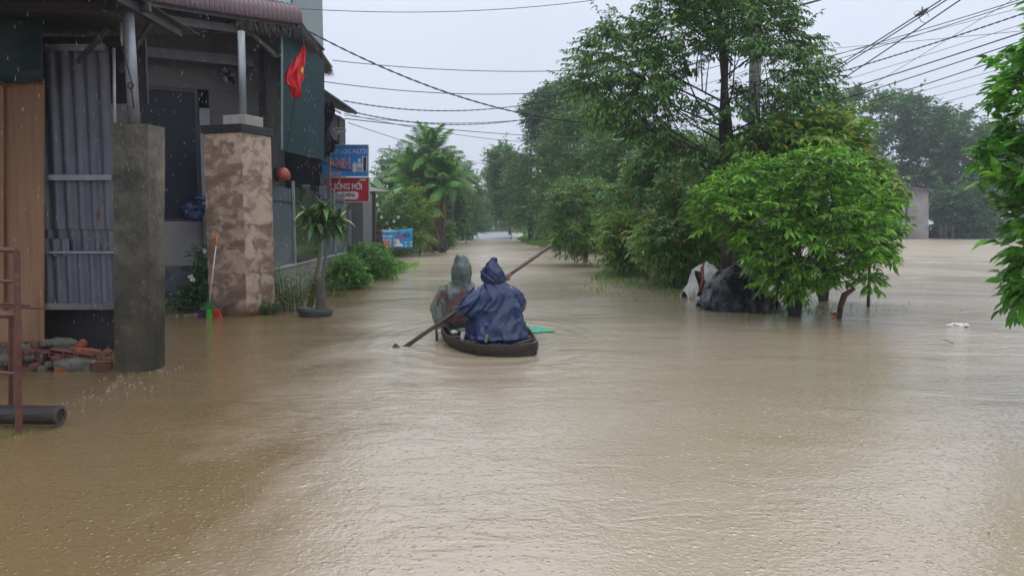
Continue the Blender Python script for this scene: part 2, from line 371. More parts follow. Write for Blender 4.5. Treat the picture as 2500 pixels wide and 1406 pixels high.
gx = np.concatenate([np.arange(-700, -60, 40), np.arange(-60, -20, 4), np.arange(-20, 20, .5), np.arange(20, 70, 2), np.arange(70, 701, 45)])
gy = np.concatenate([np.arange(-30, 14, 4), np.arange(14, 60, .5), np.arange(60, 140, 1.5), np.arange(140, 1000, 50)])
X, Y = np.meshgrid(gx, gy); Z = hgt(X, Y); nx = len(gx); ny = len(gy)
ii, jj = np.meshgrid(np.arange(nx - 1), np.arange(ny - 1)); a = (jj * nx + ii).ravel()
mground = M('muddy_grass_ground', (0.045, 0.07, 0.022), (0.09, 0.11, 0.04), rough=.9, scale=.9, bump=.8, bscale=6, stain=(0.09, 0.065, 0.04), stscale=.5)
npmesh('ground', np.stack([X.ravel(), Y.ravel(), Z.ravel()], 1), np.stack([a, a + 1, a + nx + 1, a + nx], 1), mground, smooth=True, kind='structure')

def watermat():
    m, t, b = nodes('muddy_flood_water'); N = t.nodes.new; Lk = t.links.new
    g = N('ShaderNodeNewGeometry')
    def noise_(scale, stretch, det=3, rough=.55, dist=0.0):
        mp = N('ShaderNodeMapping'); mp.inputs['Scale'].default_value = stretch; Lk(g.outputs['Position'], mp.inputs['Vector'])
        n = N('ShaderNodeTexNoise'); n.inputs['Scale'].default_value = scale; n.inputs['Detail'].default_value = det; n.inputs['Roughness'].default_value = rough; n.inputs['Distortion'].default_value = dist
        Lk(mp.outputs[0], n.inputs['Vector']); return n.outputs['Fac']
    def mth(op, a, b_=None, c=None):
        n = N('ShaderNodeMath'); n.operation = op
        for i, q in enumerate((a, b_, c)):
            if q is None: continue
            if isinstance(q, (int, float)): n.inputs[i].default_value = q
            else: Lk(q, n.inputs[i])
        return n.outputs[0]
    def mrange(v, a, b_, c, d):
        n = N('ShaderNodeMapRange'); n.inputs['From Min'].default_value = a; n.inputs['From Max'].default_value = b_; n.inputs['To Min'].default_value = c; n.inputs['To Max'].default_value = d; Lk(v, n.inputs['Value']); return n.outputs['Result']
    silt = noise_(.16, (1, 1.3, 1), 4, .55, 1.0)
    r = N('ShaderNodeValToRGB'); r.color_ramp.elements[0].position = .35; r.color_ramp.elements[1].position = .7
    r.color_ramp.elements[0].color = (0.325, 0.26, 0.172, 1); r.color_ramp.elements[1].color = (0.395, 0.34, 0.262, 1); Lk(silt, r.inputs['Fac'])
    # browner tone painted along the houses for their dark reflection and shade on the water
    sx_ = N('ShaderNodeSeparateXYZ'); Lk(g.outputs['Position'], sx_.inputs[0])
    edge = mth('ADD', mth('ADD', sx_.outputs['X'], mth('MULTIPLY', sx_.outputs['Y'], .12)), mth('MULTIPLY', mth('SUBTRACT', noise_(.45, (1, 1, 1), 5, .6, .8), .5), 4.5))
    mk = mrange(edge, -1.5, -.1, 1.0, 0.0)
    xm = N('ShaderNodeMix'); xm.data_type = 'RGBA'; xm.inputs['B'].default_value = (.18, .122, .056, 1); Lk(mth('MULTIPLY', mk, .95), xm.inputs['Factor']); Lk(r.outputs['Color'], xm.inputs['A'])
    Lk(xm.outputs['Result'], b.inputs['Base Color'])
    b.inputs['IOR'].default_value = 1.75; b.inputs['Specular IOR Level'].default_value = 0.5
    patch = mrange(noise_(.30, (.8, 1.1, 1), 2, .5, .8), .47, .60, .15, 1.0)
    patch2 = mrange(noise_(.55, (1, 1.3, 1), 2, .5), .4, .65, .25, 1.0)
    w1 = mth('MULTIPLY', noise_(3.0, (1, 1.9, 1), 4, .55, 1.2), mth('MULTIPLY', patch, .019))
    w2 = mth('MULTIPLY', noise_(9.5, (1, 1.5, 1), 3, .5, .4), mth('MULTIPLY', patch2, .0045))
    w3 = mth('MULTIPLY', noise_(30, (1, 1.2, 1), 2, .5, .2), .0042)
    swell = mth('MULTIPLY', noise_(.8, (1, 1.7, 1), 1, .5, .6), .018)
    # rings of raindrops
    tot = mth('ADD', mth('ADD', w1, w2), mth('ADD', w3, swell))
    for sc, amp, off in ((9.0, .0009, 0), (13.5, .0008, 13.0), (21.0, .0006, 31.0)):
        mp = N('ShaderNodeMapping'); mp.inputs['Location'].default_value = (off, off * .7, 0); mp.inputs['Scale'].default_value = (1, 1, 0); Lk(g.outputs['Position'], mp.inputs['Vector'])
        v = N('ShaderNodeTexVoronoi'); v.voronoi_dimensions = '2D'; v.inputs['Scale'].default_value = sc; Lk(mp.outputs[0], v.inputs['Vector'])
        sp = N('ShaderNodeSeparateColor'); Lk(v.outputs['Color'], sp.inputs[0])
        rad = mth('MULTIPLY', sp.outputs['Red'], .36)                       # each ring its own size
        dd = mth('ABSOLUTE', mth('SUBTRACT', v.outputs['Distance'], rad))
        ring = mth('MAXIMUM', mth('SUBTRACT', 1.0, mth('MULTIPLY', dd, 14.0)), 0.0)
        on = mth('GREATER_THAN', sp.outputs['Green'], .35)
        tot = mth('ADD', tot, mth('MULTIPLY', mth('MULTIPLY', ring, on), amp))
    for sc, amp, off in ((13.0, .0052, 5.0), (19.0, .0042, 47.0)):   # small crowns where drops have just hit
        mp = N('ShaderNodeMapping'); mp.inputs['Location'].default_value = (off, off * .3, 0); mp.inputs['Scale'].default_value = (1, 1, 0); Lk(g.outputs['Position'], mp.inputs['Vector'])
        v = N('ShaderNodeTexVoronoi'); v.voronoi_dimensions = '2D'; v.inputs['Scale'].default_value = sc; Lk(mp.outputs[0], v.inputs['Vector'])
        sp = N('ShaderNodeSeparateColor'); Lk(v.outputs['Color'], sp.inputs[0])
        cone = mth('MAXIMUM', mth('SUBTRACT', 1.0, mth('MULTIPLY', v.outputs['Distance'], mth('ADD', 3.5, mth('MULTIPLY', sp.outputs['Red'], 5.0)))), 0.0)
        tot = mth('ADD', tot, mth('MULTIPLY', mth('MULTIPLY', cone, mth('GREATER_THAN', sp.outputs['Green'], .62)), amp))
    for cx, cy, r0, wd, k, am in ((-.33, 9.7, 1.25, 1.3, 20.0, .0026), (-1.25, 9.2, .22, .45, 34.0, .0020)):   # rings spreading from hull and blade
        vs = N('ShaderNodeVectorMath'); vs.operation = 'SUBTRACT'; vs.inputs[1].default_value = (cx, cy, 0); Lk(g.outputs['Position'], vs.inputs[0])
        vd = N('ShaderNodeVectorMath'); vd.operation = 'MULTIPLY'; vd.inputs[1].default_value = (1.25, .8, 0); Lk(vs.outputs[0], vd.inputs[0])
        ln = N('ShaderNodeVectorMath'); ln.operation = 'LENGTH'; Lk(vd.outputs[0], ln.inputs[0]); dist = mth('ADD', ln.outputs['Value'], mth('MULTIPLY', noise_(1.6, (1, 1, 1), 2), .35))
        env = mth('MAXIMUM', mth('SUBTRACT', 1.0, mth('DIVIDE', mth('ABSOLUTE', mth('SUBTRACT', dist, r0 + .17)), wd)), 0.0)
        tot = mth('ADD', tot, mth('MULTIPLY', mth('MULTIPLY', mth('SINE', mth('MULTIPLY', dist, k)), env), am))
    bp = N('ShaderNodeBump'); bp.inputs['Strength'].default_value = 1.0; bp.inputs['Distance'].default_value = 1.0
    Lk(tot, bp.inputs['Height']); Lk(bp.outputs[0], b.inputs['Normal'])
    Lk(mth('ADD', mrange(patch, .2, 1, .05, .11), mrange(sx_.outputs['Y'], 9, 40, .01, .26)), b.inputs['Roughness'])
    return m
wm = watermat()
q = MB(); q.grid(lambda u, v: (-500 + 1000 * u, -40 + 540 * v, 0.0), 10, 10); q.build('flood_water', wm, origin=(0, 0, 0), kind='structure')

# wet road coming out of the water
mroad = M('wet_concrete_road', (0.34, 0.35, 0.38), (0.44, 0.45, 0.47), rough=.28, scale=2, bump=.15, bscale=20, stain=(0.16, 0.13, 0.1), stscale=.25)
cl = [(60, -2.0, -.045), (66, -2.0, .0), (74, -2.1, .035), (90, -2.0, .06), (105, -2.2, .075), (118, -3.2, .19), (126, -6, .21), (134, -12, .22), (140, -22, .22)]
q = MB()
for i in range(len(cl) - 1):
    (y0, x0, z0), (y1, x1, z1) = cl[i], cl[i + 1]; hw = 2.6 - .02 * (y0 - 60) * 0; hw = 2.4
    q.add([(x0 - hw, y0, z0), (x0 + hw, y0, z0), (x1 + hw, y1, z1), (x1 - hw, y1, z1)], [(0, 1, 2, 3)])
q.build('road', mroad, kind='structure')

# grass on the verges: blades in one mesh each (nobody could count them)
mgrass = leafmat('verge_grass', (0.06, 0.16, 0.02), (0.14, 0.27, 0.04), (0.24, 0.25, 0.08), transl=.3, nscale=.6)
def blades(name, x, y, z, h, w, mat, label=None, cat=None, lean=.45, parent=None):
    n = len(x); pos = np.stack([x, y, z], 1); d = np.stack([rng.normal(size=n) * lean, rng.normal(size=n) * lean, np.ones(n)], 1)
    up = rng.normal(size=(n, 3)); V, T = leaves(pos, d, up, h * rng.uniform(.5, 1.25, n), w, droop=-.0, fold=.1, st=1)
    # tips bend over
    return npmesh(name, V, T, mat, parent, label=label, cat=cat, kind='stuff')
def scatter(n, x0, x1, y0, y1, f):
    x = rng.uniform(x0, x1, n); y = rng.uniform(y0, y1, n); k = f(x, y); return x[k], y[k]
def onland(x, y): return hgt(x, y) > -.01
x, y = scatter(90000, -7, -3.3, 16.3, 60, onland); k = rng.uniform(size=len(x)) < np.clip(22 / y, .25, 1); x = x[k]; y = y[k]
blades('grass', x, y, hgt(x, y) - .02, .13 + .06 * (y < 30), .014 + y * .0004, mgrass, 'green verge grass along the left edge of the flooded road', 'grass')
x, y = scatter(16000, -5.6, -3.0, 16.3, 27, lambda a_, b_: onland(a_, b_) & (a_ < interp(b_, XL) + .2))
blades('grass', x, y, hgt(x, y) - .02, .24, .018, leafmat('tall_verge_grass', (.07, .20, .025), (.15, .33, .04), (.25, .32, .08), transl=.35), 'tall bright grass on the bank past the low wall', 'grass', lean=.6)
xs = []; ys = []
for k in range(46):
    t_ = k / 45; g0 = G(835 + 165 * t_, 704 - 50 * t_ - 10 * random.random()); n_ = int(130 - 60 * t_); xs.append(rng.normal(g0.x - .35 * (1 - t_), .22, n_)); ys.append(rng.normal(g0.y + .2, .45, n_))
x = np.concatenate(xs); y = np.concatenate(ys)
blades('grass', x, y, np.full(len(x), -.02), .20, .015, leafmat('lush_bank_grass', (.09, .25, .03), (.19, .40, .05), (.28, .38, .09), transl=.35), 'lush light green grass spilling over the left bank into the flood', 'grass', lean=.8)
x, y = scatter(60000, .3, 11, 34, 80, onland)
blades('grass', x, y, hgt(x, y) - .02, .16, .04, mgrass, 'grass strip under the trees right of the flooded road', 'grass')
x, y = scatter(26000, 20, 80, 78, 90, onland); x2, y2 = scatter(30000, -14, 14, 92, 135, lambda a, b: onland(a, b) & (np.abs(a - np.interp(b, [c_[0] for c_ in cl], [c_[1] for c_ in cl])) > 2.5))
blades('grass', x, y, hgt(x, y) - .02, .6, .12, mgrass, 'rough grass on the far shore before the grey shed', 'grass')
blades('grass', x2, y2, hgt(x2, y2) - .02, .35, .12, mgrass, 'pale green grass where the road leaves the flood', 'grass')
# drowned grass round the middle shrubs and tarpaulin
x = rng.normal(3.9, 1.3, 5000); y = rng.normal(21, 2.6, 5000)
k = (np.abs(x - .18 * y) < 1.5); x = x[k]; y = y[k]
blades('grass', x, y, np.full(len(x), -.03), .14, .02, mgrass, 'drowned grass sticking out of water among the shrubs', 'grass', lean=.7)
xs = []; ys = []
for (px, py, sx_, sy_, n) in ((1830, 752, .45, .35, 800), (1700, 690, .35, .5, 400), (1900, 762, .5, .3, 500), (2040, 745, .7, .5, 160)):
    g0 = G(px, py); xs.append(rng.normal(g0.x, sx_, n)); ys.append(rng.normal(g0.y, sy_, n))
x = np.concatenate(xs); y = np.concatenate(ys)
blades('grass', x, y, np.full(len(x), -.03), .11, .011, mgrass, 'thin flooded grass at the foot of the bright bush', 'grass', lean=.9)

# ------------------------------------------------------------------ left: near shed of boards and sheet metal
mply = M('orange_brown_board', (0.37, 0.205, 0.115), (0.28, 0.15, 0.08), rough=.55, scale=2.5, stretch=(5, 5, .35), bump=.2, bscale=8, stain=(0.18, 0.09, 0.045), stscale=2.2, stw=(.55, .75))
mtin = M('galvanised_sheet', (0.11, 0.12, 0.15), (0.17, 0.18, 0.215), rough=.45, metal=.35, scale=3, stretch=(2, 2, .5), stain=(0.13, 0.065, 0.04), stscale=3.5, stw=(.60, .70), bump=.1)
msteel = M('grey_steel', (0.20, 0.22, 0.25), (0.28, 0.30, 0.33), rough=.4, metal=.4, scale=8)
mdark = M('black_shade_and_trim', (0.016, 0.016, 0.019), (0.03, 0.028, 0.03), rough=.7, scale=3, bump=.5)  # near-black for the shaded shed opening, light-blocking walls, dark rails and posts
mconc = M('mossy_concrete', (0.20, 0.18, 0.145), (0.09, 0.085, 0.062), rough=.75, scale=2.2, bump=.7, bscale=22, stain=(0.035, 0.038, 0.03), stscale=1.3, stw=(.44, .60), stretch=(1, 1, .8))
mrust = M('rusty_red_paint', (0.085, 0.030, 0.026), (0.14, 0.055, 0.04), rough=.5, scale=9, bump=.4)
r = empty('board_panel', P(50, 840, 8.45), 'orange-brown boards closing the shed at the far left above rubble', 'boards')
for (xa, xb, ta, tb, ba) in ((-230, 8, 178, 184, 842), (8, 106, 184, 192, 838)):
    a, b_ = P(xa, ba, 8.5), P(xb, ba - 6, 8.45); c, d = P(xb, tb, 8.45), P(xa, ta, 8.5)
    MB().slab([a, b_, c, d], .02).build('board', mply, r)
MB().slab([P(-230, 852, 8.40), P(22, 846, 8.40), P(22, 772, 8.40), P(-230, 776, 8.40)], .015).build('board', mply, r)
MB().tube([P(-230, 203, 8.41), P(26, 206, 8.40)], .012).build('rail', mrust, r)

def corr(mb, a, b_, z0, z1, per, amp, sub=5, off=Vector((0, 0, 0))):
    a = Vector(a); b_ = Vector(b_); L = (b_ - a).length; n = max(4, int(L / per * sub)); nn = (b_ - a).normalized().cross(Vector((0, 0, 1)))
    mb.grid(lambda u, v: a.lerp(b_, u) + nn * (amp * (1 if math.sin(2 * PI * u * L / per) > 0 else -1) * min(1, abs(math.sin(2 * PI * u * L / per)) * 1.6)) + Vector((0, 0, z0 + (z1 - z0) * v)) + off, n, 6)
tz = lambda py, D: P(0, py, D).z
r = empty('sheet_metal_wall', P(190, 750, 8.62), 'grey ribbed sheet metal wall between the brown boards and concrete post', 'metal wall')
A = P(104, 600, 8.62); B_ = P(285, 600, 8.62); A.z = 0; B_.z = 0
m1 = MB(); corr(m1, A, B_, tz(560, 8.6), tz(112, 8.6), .145, .016, 8); m1.build('upper_sheet', mtin, r, smooth=True)
m1 = MB(); corr(m1, A + Vector((.02, -.035, 0)), B_ + Vector((-.02, -.035, 0)), tz(742, 8.6), tz(612, 8.6), .13, .014, 8); m1.build('lower_sheet', mtin, r, smooth=True)
m1 = MB(); corr(m1, A + Vector((.03, -.06, 0)), A + Vector((.33, -.06, 0)), tz(625, 8.6), tz(583, 8.6), .11, .014, 8); m1.build('patch_sheet', mtin, r, smooth=True)
m1 = MB(); corr(m1, A + Vector((.0, .03, 0)), B_ + Vector((0, .03, 0)), tz(640, 8.6), tz(555, 8.6), .145, .016, 8); m1.build('middle_sheet', mtin, r, smooth=True)
for py, h in ((118, .07), (434, .06), (616, .025)):
    z = tz(py, 8.55); MB().box(((A.x + B_.x) / 2, 8.53, z), (B_.x - A.x + .03, .035, h)).build('rail', msteel, r)
MB().box(((A.x + B_.x) / 2, 8.52, tz(747, 8.55)), (B_.x - A.x + .05, .06, .07)).build('bottom_rail', M('pale_rail', (.2, .2, .2), (.13, .13, .12), rough=.6), r)
MB().box((-6.2, 8.95, .3), (3.2, .2, 1.3)).build('shed_opening_shade', mdark, label='black backing coloured as the shade in the opening under the ribbed sheet metal behind the rubble', cat='wall')  # shade of the dark opening put into a black wall

# concrete gate post with steel pole
r = empty('gate_post', G(330, 905), 'mossy square concrete post in the water near the sheet metal', 'post')
g0, g1 = G(276, 908), G(365, 906); zt = P(320, 302, g0.y).z
bk_ = Vector((.03, .27, 0)); m1 = MB()
b0 = [g0 + Vector((0, 0, -.3)), g1 + Vector((0, 0, -.3)), g1 + bk_ + Vector((-.005, 0, -.3)), g0 + bk_ + Vector((0, 0, -.3))]
_l, _r = P(277, 302, g0.y), P(361, 302, g1.y); t0 = [_l, _r, _r + bk_ + Vector((.012, 0, 0)), _l + bk_]; t0 = [Vector((p.x, p.y, zt)) for p in t0]; vs = []; fs = []
# subdivided faces with chipped, uneven edges
def roughbox(bot, top, n, amp, seed):
    m_ = MB()
    for k in range(4):
        a_, b2 = bot[k], bot[(k + 1) % 4]; c_, d_ = top[(k + 1) % 4], top[k]
        def fn(u, v, a_=a_, b2=b2, c_=c_, d_=d_):
            p = a_.lerp(b2, u).lerp(d_.lerp(c_, u), v); w = noise.noise_vector(p * 5 + Vector((seed, 0, 0))) * amp + noise.noise_vector(p * 17) * amp * .35
            return p + w
        m_.grid(fn, 5, n)
    m_.add([p + noise.noise_vector(p * 5 + Vector((seed, 0, 0))) * amp + noise.noise_vector(p * 17) * amp * .35 for p in top], [(0, 1, 2, 3)])
    return m_
roughbox(b0, t0, 36, .011, 3).build('shaft', mconc, r)
po = P(328, 300, g0.y + .12)
r = empty('steel_pole', po, 'grey steel pole on top of the concrete post', 'pole')
MB().tube([(po.x, po.y, zt - .02), (po.x - .02, po.y, 3.62)], .056, 16).build('tube', msteel, r, smooth=True)
m1 = MB(); q0 = po + Vector((.01, -.055, .35))
m1.tube([q0 + Vector((math.cos(i * .9) * .03, -.01, math.sin(i * .9) * .035)) for i in range(9)], .005, 5)
m1.tube([q0 + Vector((.02, -.01, .0)), q0 + Vector((-.04, -.01, .25)), q0 + Vector((-.12, 0, .55))], .005, 5)
m1.tube([q0, q0 + Vector((.02, 0, -.22))], .006, 5); m1.build('wire_tie', M('black_cable', (.01, .01, .012), rough=.5), r, smooth=True)
MB().tube([P(280, 300, 8.45), P(278, 118, 8.45)], .016, 8).build('white_pipe', M('pale_pvc', (.55, .6, .62), (.45, .5, .52), rough=.35), label='thin pale pipe standing behind the concrete post', cat='pipe', smooth=True)
MB().tube([P(297, 112, 8.5), P(296, 50, 8.5)], .014, 8).build('white_pipe', M('pale_pvc_short', (.5, .55, .58), rough=.35), label='short pale pipe under the dark shed roof', cat='pipe', smooth=True)

# shed roof with dark underside, hanging tarpaulin, beams
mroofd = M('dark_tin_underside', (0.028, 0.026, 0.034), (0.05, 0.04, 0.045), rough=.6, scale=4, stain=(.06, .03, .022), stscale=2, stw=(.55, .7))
r = empty('shed_roof', (-6.5, 6.5, 3.62), 'dark corrugated lean-to roof over the near shed, top left', 'roof')
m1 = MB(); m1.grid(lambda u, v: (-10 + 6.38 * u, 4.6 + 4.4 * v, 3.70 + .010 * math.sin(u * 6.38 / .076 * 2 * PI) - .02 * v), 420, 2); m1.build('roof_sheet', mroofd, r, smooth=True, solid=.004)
for yy in (5.4, 6.6, 7.75): MB().box((-6.75, yy, 3.64), (6.3, .06, .09)).build('rafter', mroofd, r)
MB().box((-3.72, 6.6, 3.63), (.06, 4.2, .11)).build('edge_beam', mroofd, r)
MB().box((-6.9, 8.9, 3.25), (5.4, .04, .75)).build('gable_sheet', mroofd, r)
for (xa, xb, za, zb) in ((-4.15, -3.72, 3.55, 3.1), (-4.6, -4.15, 3.5, 3.2)): MB().bar((xa, 8.2, zb), (xb, 8.0, za), .04).build('brace', mroofd, r)
mtarp = M('dark_teal_tarpaulin', (0.006, 0.028, 0.036), (0.006, 0.026, 0.034), rough=.5, scale=2, bump=.4, bscale=5)
m1 = MB(); m1.grid(lambda u, v: P(-260 + 365 * u, 205 - 10 * u - 330 * (1 - v) + 8 * math.sin(u * 9), 8.36 + .03 * math.sin(u * 14 + v * 3)), 30, 10)
m1.build('tarpaulin', mtarp, smooth=True, solid=.004, label='dark teal tarpaulin hanging over the brown boards, upper left', cat='tarpaulin')

# rubble
mbr = M('red_brick', (0.16, 0.058, 0.042), (0.11, 0.045, 0.035), rough=.8, scale=9, bump=.6, stain=(.11, .085, .07), stscale=3)
mor = M('orange_hollow_brick', (0.28, 0.075, 0.035), (0.20, 0.06, 0.03), rough=.75, scale=9, bump=.4)
mst = M('grey_lump_stone', (0.15, 0.145, 0.12), (0.085, 0.08, 0.065), rough=.85, scale=6, bump=.8, stain=(.05, .055, .035), stscale=3)
def lump(name, px, py, D, sz, mat, label, seed, rz=0, tilt=0, warp=.35, cat='stone', group=None):
    m_ = MB(); m_.ball((0, 0, 0), (1, 1, 1), 10, 7, warp, seed)
    a_ = np.array(m_.v); a_ = np.sign(a_) * np.abs(a_) ** .72; R_ = Matrix.Rotation(rz, 3, 'Z') @ Matrix.Rotation(tilt, 3, 'Y'); p = P(px, py, D)
    m_.v = [tuple(p + R_ @ Vector((v[0] * sz[0] / 2, v[1] * sz[1] / 2, v[2] * sz[2] / 2))) for v in a_]
    return m_.build(name, mat, label=label, cat=cat, group=group)
def brick(px, py, D, sz, mat, label, rz=0, tilt=0, holes=0, group=None):
    p = P(px, py, D); R_ = Matrix.Rotation(rz, 3, 'Z') @ Matrix.Rotation(tilt, 3, 'Y')
    if not holes: return MB().box(p, sz, rot=R_).build('brick', mat, bevel=.006, label=label, cat='brick', group=group)
    rt = empty('hollow_brick', p, label, 'brick', group)
    # a hollow brick: four walls and inner webs along its length, so the holes are real
    m_ = MB(); w = .012; ny = 3
    for s_ in (-1, 1): m_.box(p + R_ @ Vector((0, 0, s_ * (sz[2] - w) / 2)), (sz[0], sz[1], w), rot=R_)
    for k in range(ny + 1):
        m_.box(p + R_ @ Vector((-sz[0] / 2 + w / 2 + k * (sz[0] - w) / ny, 0, 0)), (w, sz[1] - .002, sz[2] - 2 * w - .002), rot=R_)
    m_.box(p + R_ @ Vector((0, .0, 0)), (sz[0] - 2 * w, sz[1] - .004, w), rot=R_)
    m_.build('shell', mat, rt); return rt
lump('concrete_block', 152, 842, 8.0, (.31, .2, .15), mst, 'rounded grey concrete block on top of the rubble heap', 5, cat='concrete block')
brick(212, 862, 7.85, (.24, .12, .09), mor, 'bright orange broken brick at the top right of the rubble', .5, .25)
lump('brick_shard', 200, 842, 7.9, (.09, .08, .13), mor, 'upright orange shard leaning on the orange broken brick', 9, tilt=.5, cat='brick shard')
brick(178, 866, 7.78, (.42, .12, .08), mbr, 'long dark red brick with round holes beneath the concrete block', .15, .17, holes=4)
brick(102, 866, 7.8, (.16, .12, .11), mbr, 'dark red brick half left of the perforated brick', -.3, .3)
lump('mortar_slab', 185, 893, 7.72, (.45, .25, .17), mst, 'big mossy slab of broken mortar at the waterline', 12, tilt=.08, cat='mortar slab')
r = empty('ridged_brick', P(252, 898, 7.66), 'brown ridged hollow brick against the concrete post foot', 'brick')
MB().box(P(252, 898, 7.66), (.15, .12, .13), rz=.1).build('body', mbr, r)
for k in range(6): MB().box(P(252, 884 + k * 6, 7.594), (.148, .012, .010), rz=.1).build('ridge', mbr, r)
brick(148, 905, 7.6, (.1, .08, .06), mor, 'small orange brick chip at the waterline of the rubble', .8, .4)
for i, (px, py, s_, mt, lb) in enumerate([
    (60, 850, .13, mst, 'grey stone at the upper left of the rubble'), (88, 842, .12, mbr, 'reddish lump below the brown board edge'), (112, 838, .12, mst, 'dark stone left of the concrete block'),
    (75, 873, .12, mst, 'pale chalky stone by the rusty gate post'), (88, 895, .11, mbr, 'brown pink brick lump low in the rubble'), (105, 902, .12, mst, 'greyish stone on the waterline left of the slab'),
    (122, 890, .11, mst, 'white-edged mortar chip standing in the middle of the rubble'), (95, 880, .09, mor, 'light orange fragment between grey stones'), (62, 900, .13, mst, 'grey flake stone by the gate post foot'),
    (125, 908, .12, mst, 'flat pale stone touching water before the slab'), (140, 875, .11, mbr, 'brick crumb under the perforated brick'), (70, 858, .1, mbr, 'small dusky brick lump under the board'),
    (15, 880, .2, mst, 'dark boulder behind the gate rails at left edge'), (12, 905, .1, mor, 'small orange chip behind the gate rails'), (130, 862, .12, mbr, 'crimson brick corner between brick half and long brick')]):
    lump('rubble_stone', px, py, 7.75 + .1 * math.sin(i), (s_, s_ * .8, s_ * .7), mt, lb, 20 + i, rz=i, group='stones and bricks of the rubble heap')
m1 = MB()
for i in range(850):
    u = random.random(); px = -150 + 415 * u; top = 838 + 45 * max(0, u - .55); py = random.uniform(top, 914); p = P(px, py, 8.02 - .30 * (py - 838) / 76 + random.uniform(-.03, .03)); s_ = random.uniform(.015, .05)
    m1.ball(p, (s_, s_ * .8, s_ * .7), 6, 4, .5, i)
m1.build('rubble_bits', M('rubble_mix', (.12, .095, .075), (.2, .075, .05), rough=.9, scale=5, bump=.6), label='crumbled brick and mortar filling the rubble heap at left', cat='rubble', kind='stuff')

# rusty gate and log
r = empty('metal_gate', G(42, 1058), 'rusty red-brown tube gate frame at the left edge in water', 'gate')
gb = G(42, 1058); D0 = gb.y
MB().tube([gb + Vector((0, 0, -.25)), P(41, 612, D0)], .027, 4).build('post', mrust, r)
for py0, py1, rr, nm in ((606, 612, .022, 'top_rail'), (686, 688, .016, 'rail'), (770, 769, .03, 'rail'), (905, 912, .014, 'rail')):
    MB().tube([P(-260, py0 - 14, D0 + .05), P(40, py1, D0 + .02)], rr, 6).build(nm, mrust, r)
MB().tube([P(-30, 762, D0 + .3), P(27, 762, D0 + .3), P(27, 1000, D0 + .5)], .018, 6).build('inner_post', mrust, r)
for y0, y1, x1 in ((738, 746, 72), (741, 743, 60), (748, 752, 108)): MB().tube([P(-200, y0 - 6, D0 + .35), P(x1, y1, D0 + .35)], .011, 6).build('rod', mrust, r)
mlog = M('wet_black_log', (0.018, 0.014, 0.013), (0.034, 0.028, 0.024), rough=.55, scale=6, bump=.6, stretch=(.3, 1, 1))
e0 = P(144, 1013, 5.5); r = empty('log', e0, 'dark round log lying on the water behind the rusty gate', 'log')
e1 = P(-500, 1006, 5.6); MB().tube([e1, e0.lerp(e1, .5) + Vector((0, 0, .004)), e0], [.078, .073, .069], 20).build('bark_body', mlog, r, smooth=False)
dl = (e0 - e1).normalized(); m1 = MB()
mi = MB(); mi.tube([e0 - dl * .004, e0 + dl * .006], .05, 20); mi.build('core', M('dark_log_core', (.03, .02, .022), rough=.8), r)
n_ = 24; a_ = dl.cross(Vector((0, 0, 1))).normalized(); c_ = dl.cross(a_)
vs = []; 
for rr, o_ in ((.069, 0), (.072, .014), (.049, .016), (.046, .004)):
    vs += [e0 + dl * o_ + (a_ * math.cos(2 * PI * k / n_) + c_ * math.sin(2 * PI * k / n_)) * rr for k in range(n_)]
fs = [(j * n_ + k, j * n_ + (k + 1) % n_, (j + 1) * n_ + (k + 1) % n_, (j + 1) * n_ + k) for j in range(3) for k in range(n_)]
MB().add(vs, fs).build('cut_rim', M('grey_cut_rim', (.075, .06, .057), (.05, .04, .038), rough=.75, scale=12, bump=.3), r)
x = rng.normal(gb.x + .03, .07, 110); y = rng.normal(gb.y - .02, .05, 110)
blades('weeds', x, y, np.full(110, -.03), .085, .004, mgrass, 'tuft of weeds round the rusty gate post in water', 'weeds', lean=1.0)

# ------------------------------------------------------------------ left: main house
mwall = M('grey_beige_plaster', (0.15, 0.145, 0.15), (0.12, 0.115, 0.12), rough=.85, scale=1.5, bump=.1, stain=(.12, .11, .11), stscale=1.2)
mwlow = M('pale_grey_plaster', (0.30, 0.30, 0.31), (0.24, 0.24, 0.25), rough=.8, scale=1.5, bump=.1)
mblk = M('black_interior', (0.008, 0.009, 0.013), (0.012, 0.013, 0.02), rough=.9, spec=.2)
mmar = M('maroon_roof_sheet', (0.115, 0.062, 0.075), (0.085, 0.048, 0.06), rough=.35, scale=6, stain=(.16, .12, .13), stscale=5, stw=(.55, .8))
U_ = Vector((.817, .576, 0)).normalized(); E_ = Vector((-3.66, 13.5, 4.93)); V_ = Vector((-U_.y, U_.x, 0))
A_ = Vector((-6.63, 13.7, 0)); UF = Vector((.875, .484, 0)).normalized(); VF = Vector((-UF.y, UF.x, 0))
house = empty('house', (-6.0, 14.5, 0), 'open-fronted house with maroon corrugated eave and porch, left side', 'house')
def fac(s_, z, t=0): return A_ + UF * s_ + VF * t + Vector((0, 0, z))
def fbox(name, s0, s1, z0, z1, t0, t1, mat, parent=None, bevel=0.0):
    return MB().hexa([fac(s0, z0, t0), fac(s1, z0, t0), fac(s1, z0, t1), fac(s0, z0, t1), fac(s0, z1, t0), fac(s1, z1, t0), fac(s1, z1, t1), fac(s0, z1, t1)]).build(name, mat, parent or house, bevel=bevel)
wl = fbox('wall', -4.0, -.1, .72, 5.0, 0, .14, mwall)
fbox('wall', -.1, 2.2, 3.95, 5.0, 0, .14, mwall); fbox('wall', -.1, .98, .72, 1.53, 0, .14, mwlow)
fbox('corner_pier', .985, 1.16, -.3, 3.6, -.10, .14, mwlow); fbox('wall', 1.165, 1.70, .7, 2.2, .01, .14, mwall); fbox('wall', 1.17, 2.2, 2.7, 3.948, .01, .13, mwall)
fbox('dark_opening', 1.17, 1.7, 2.201, 2.699, .05, .13, mblk)
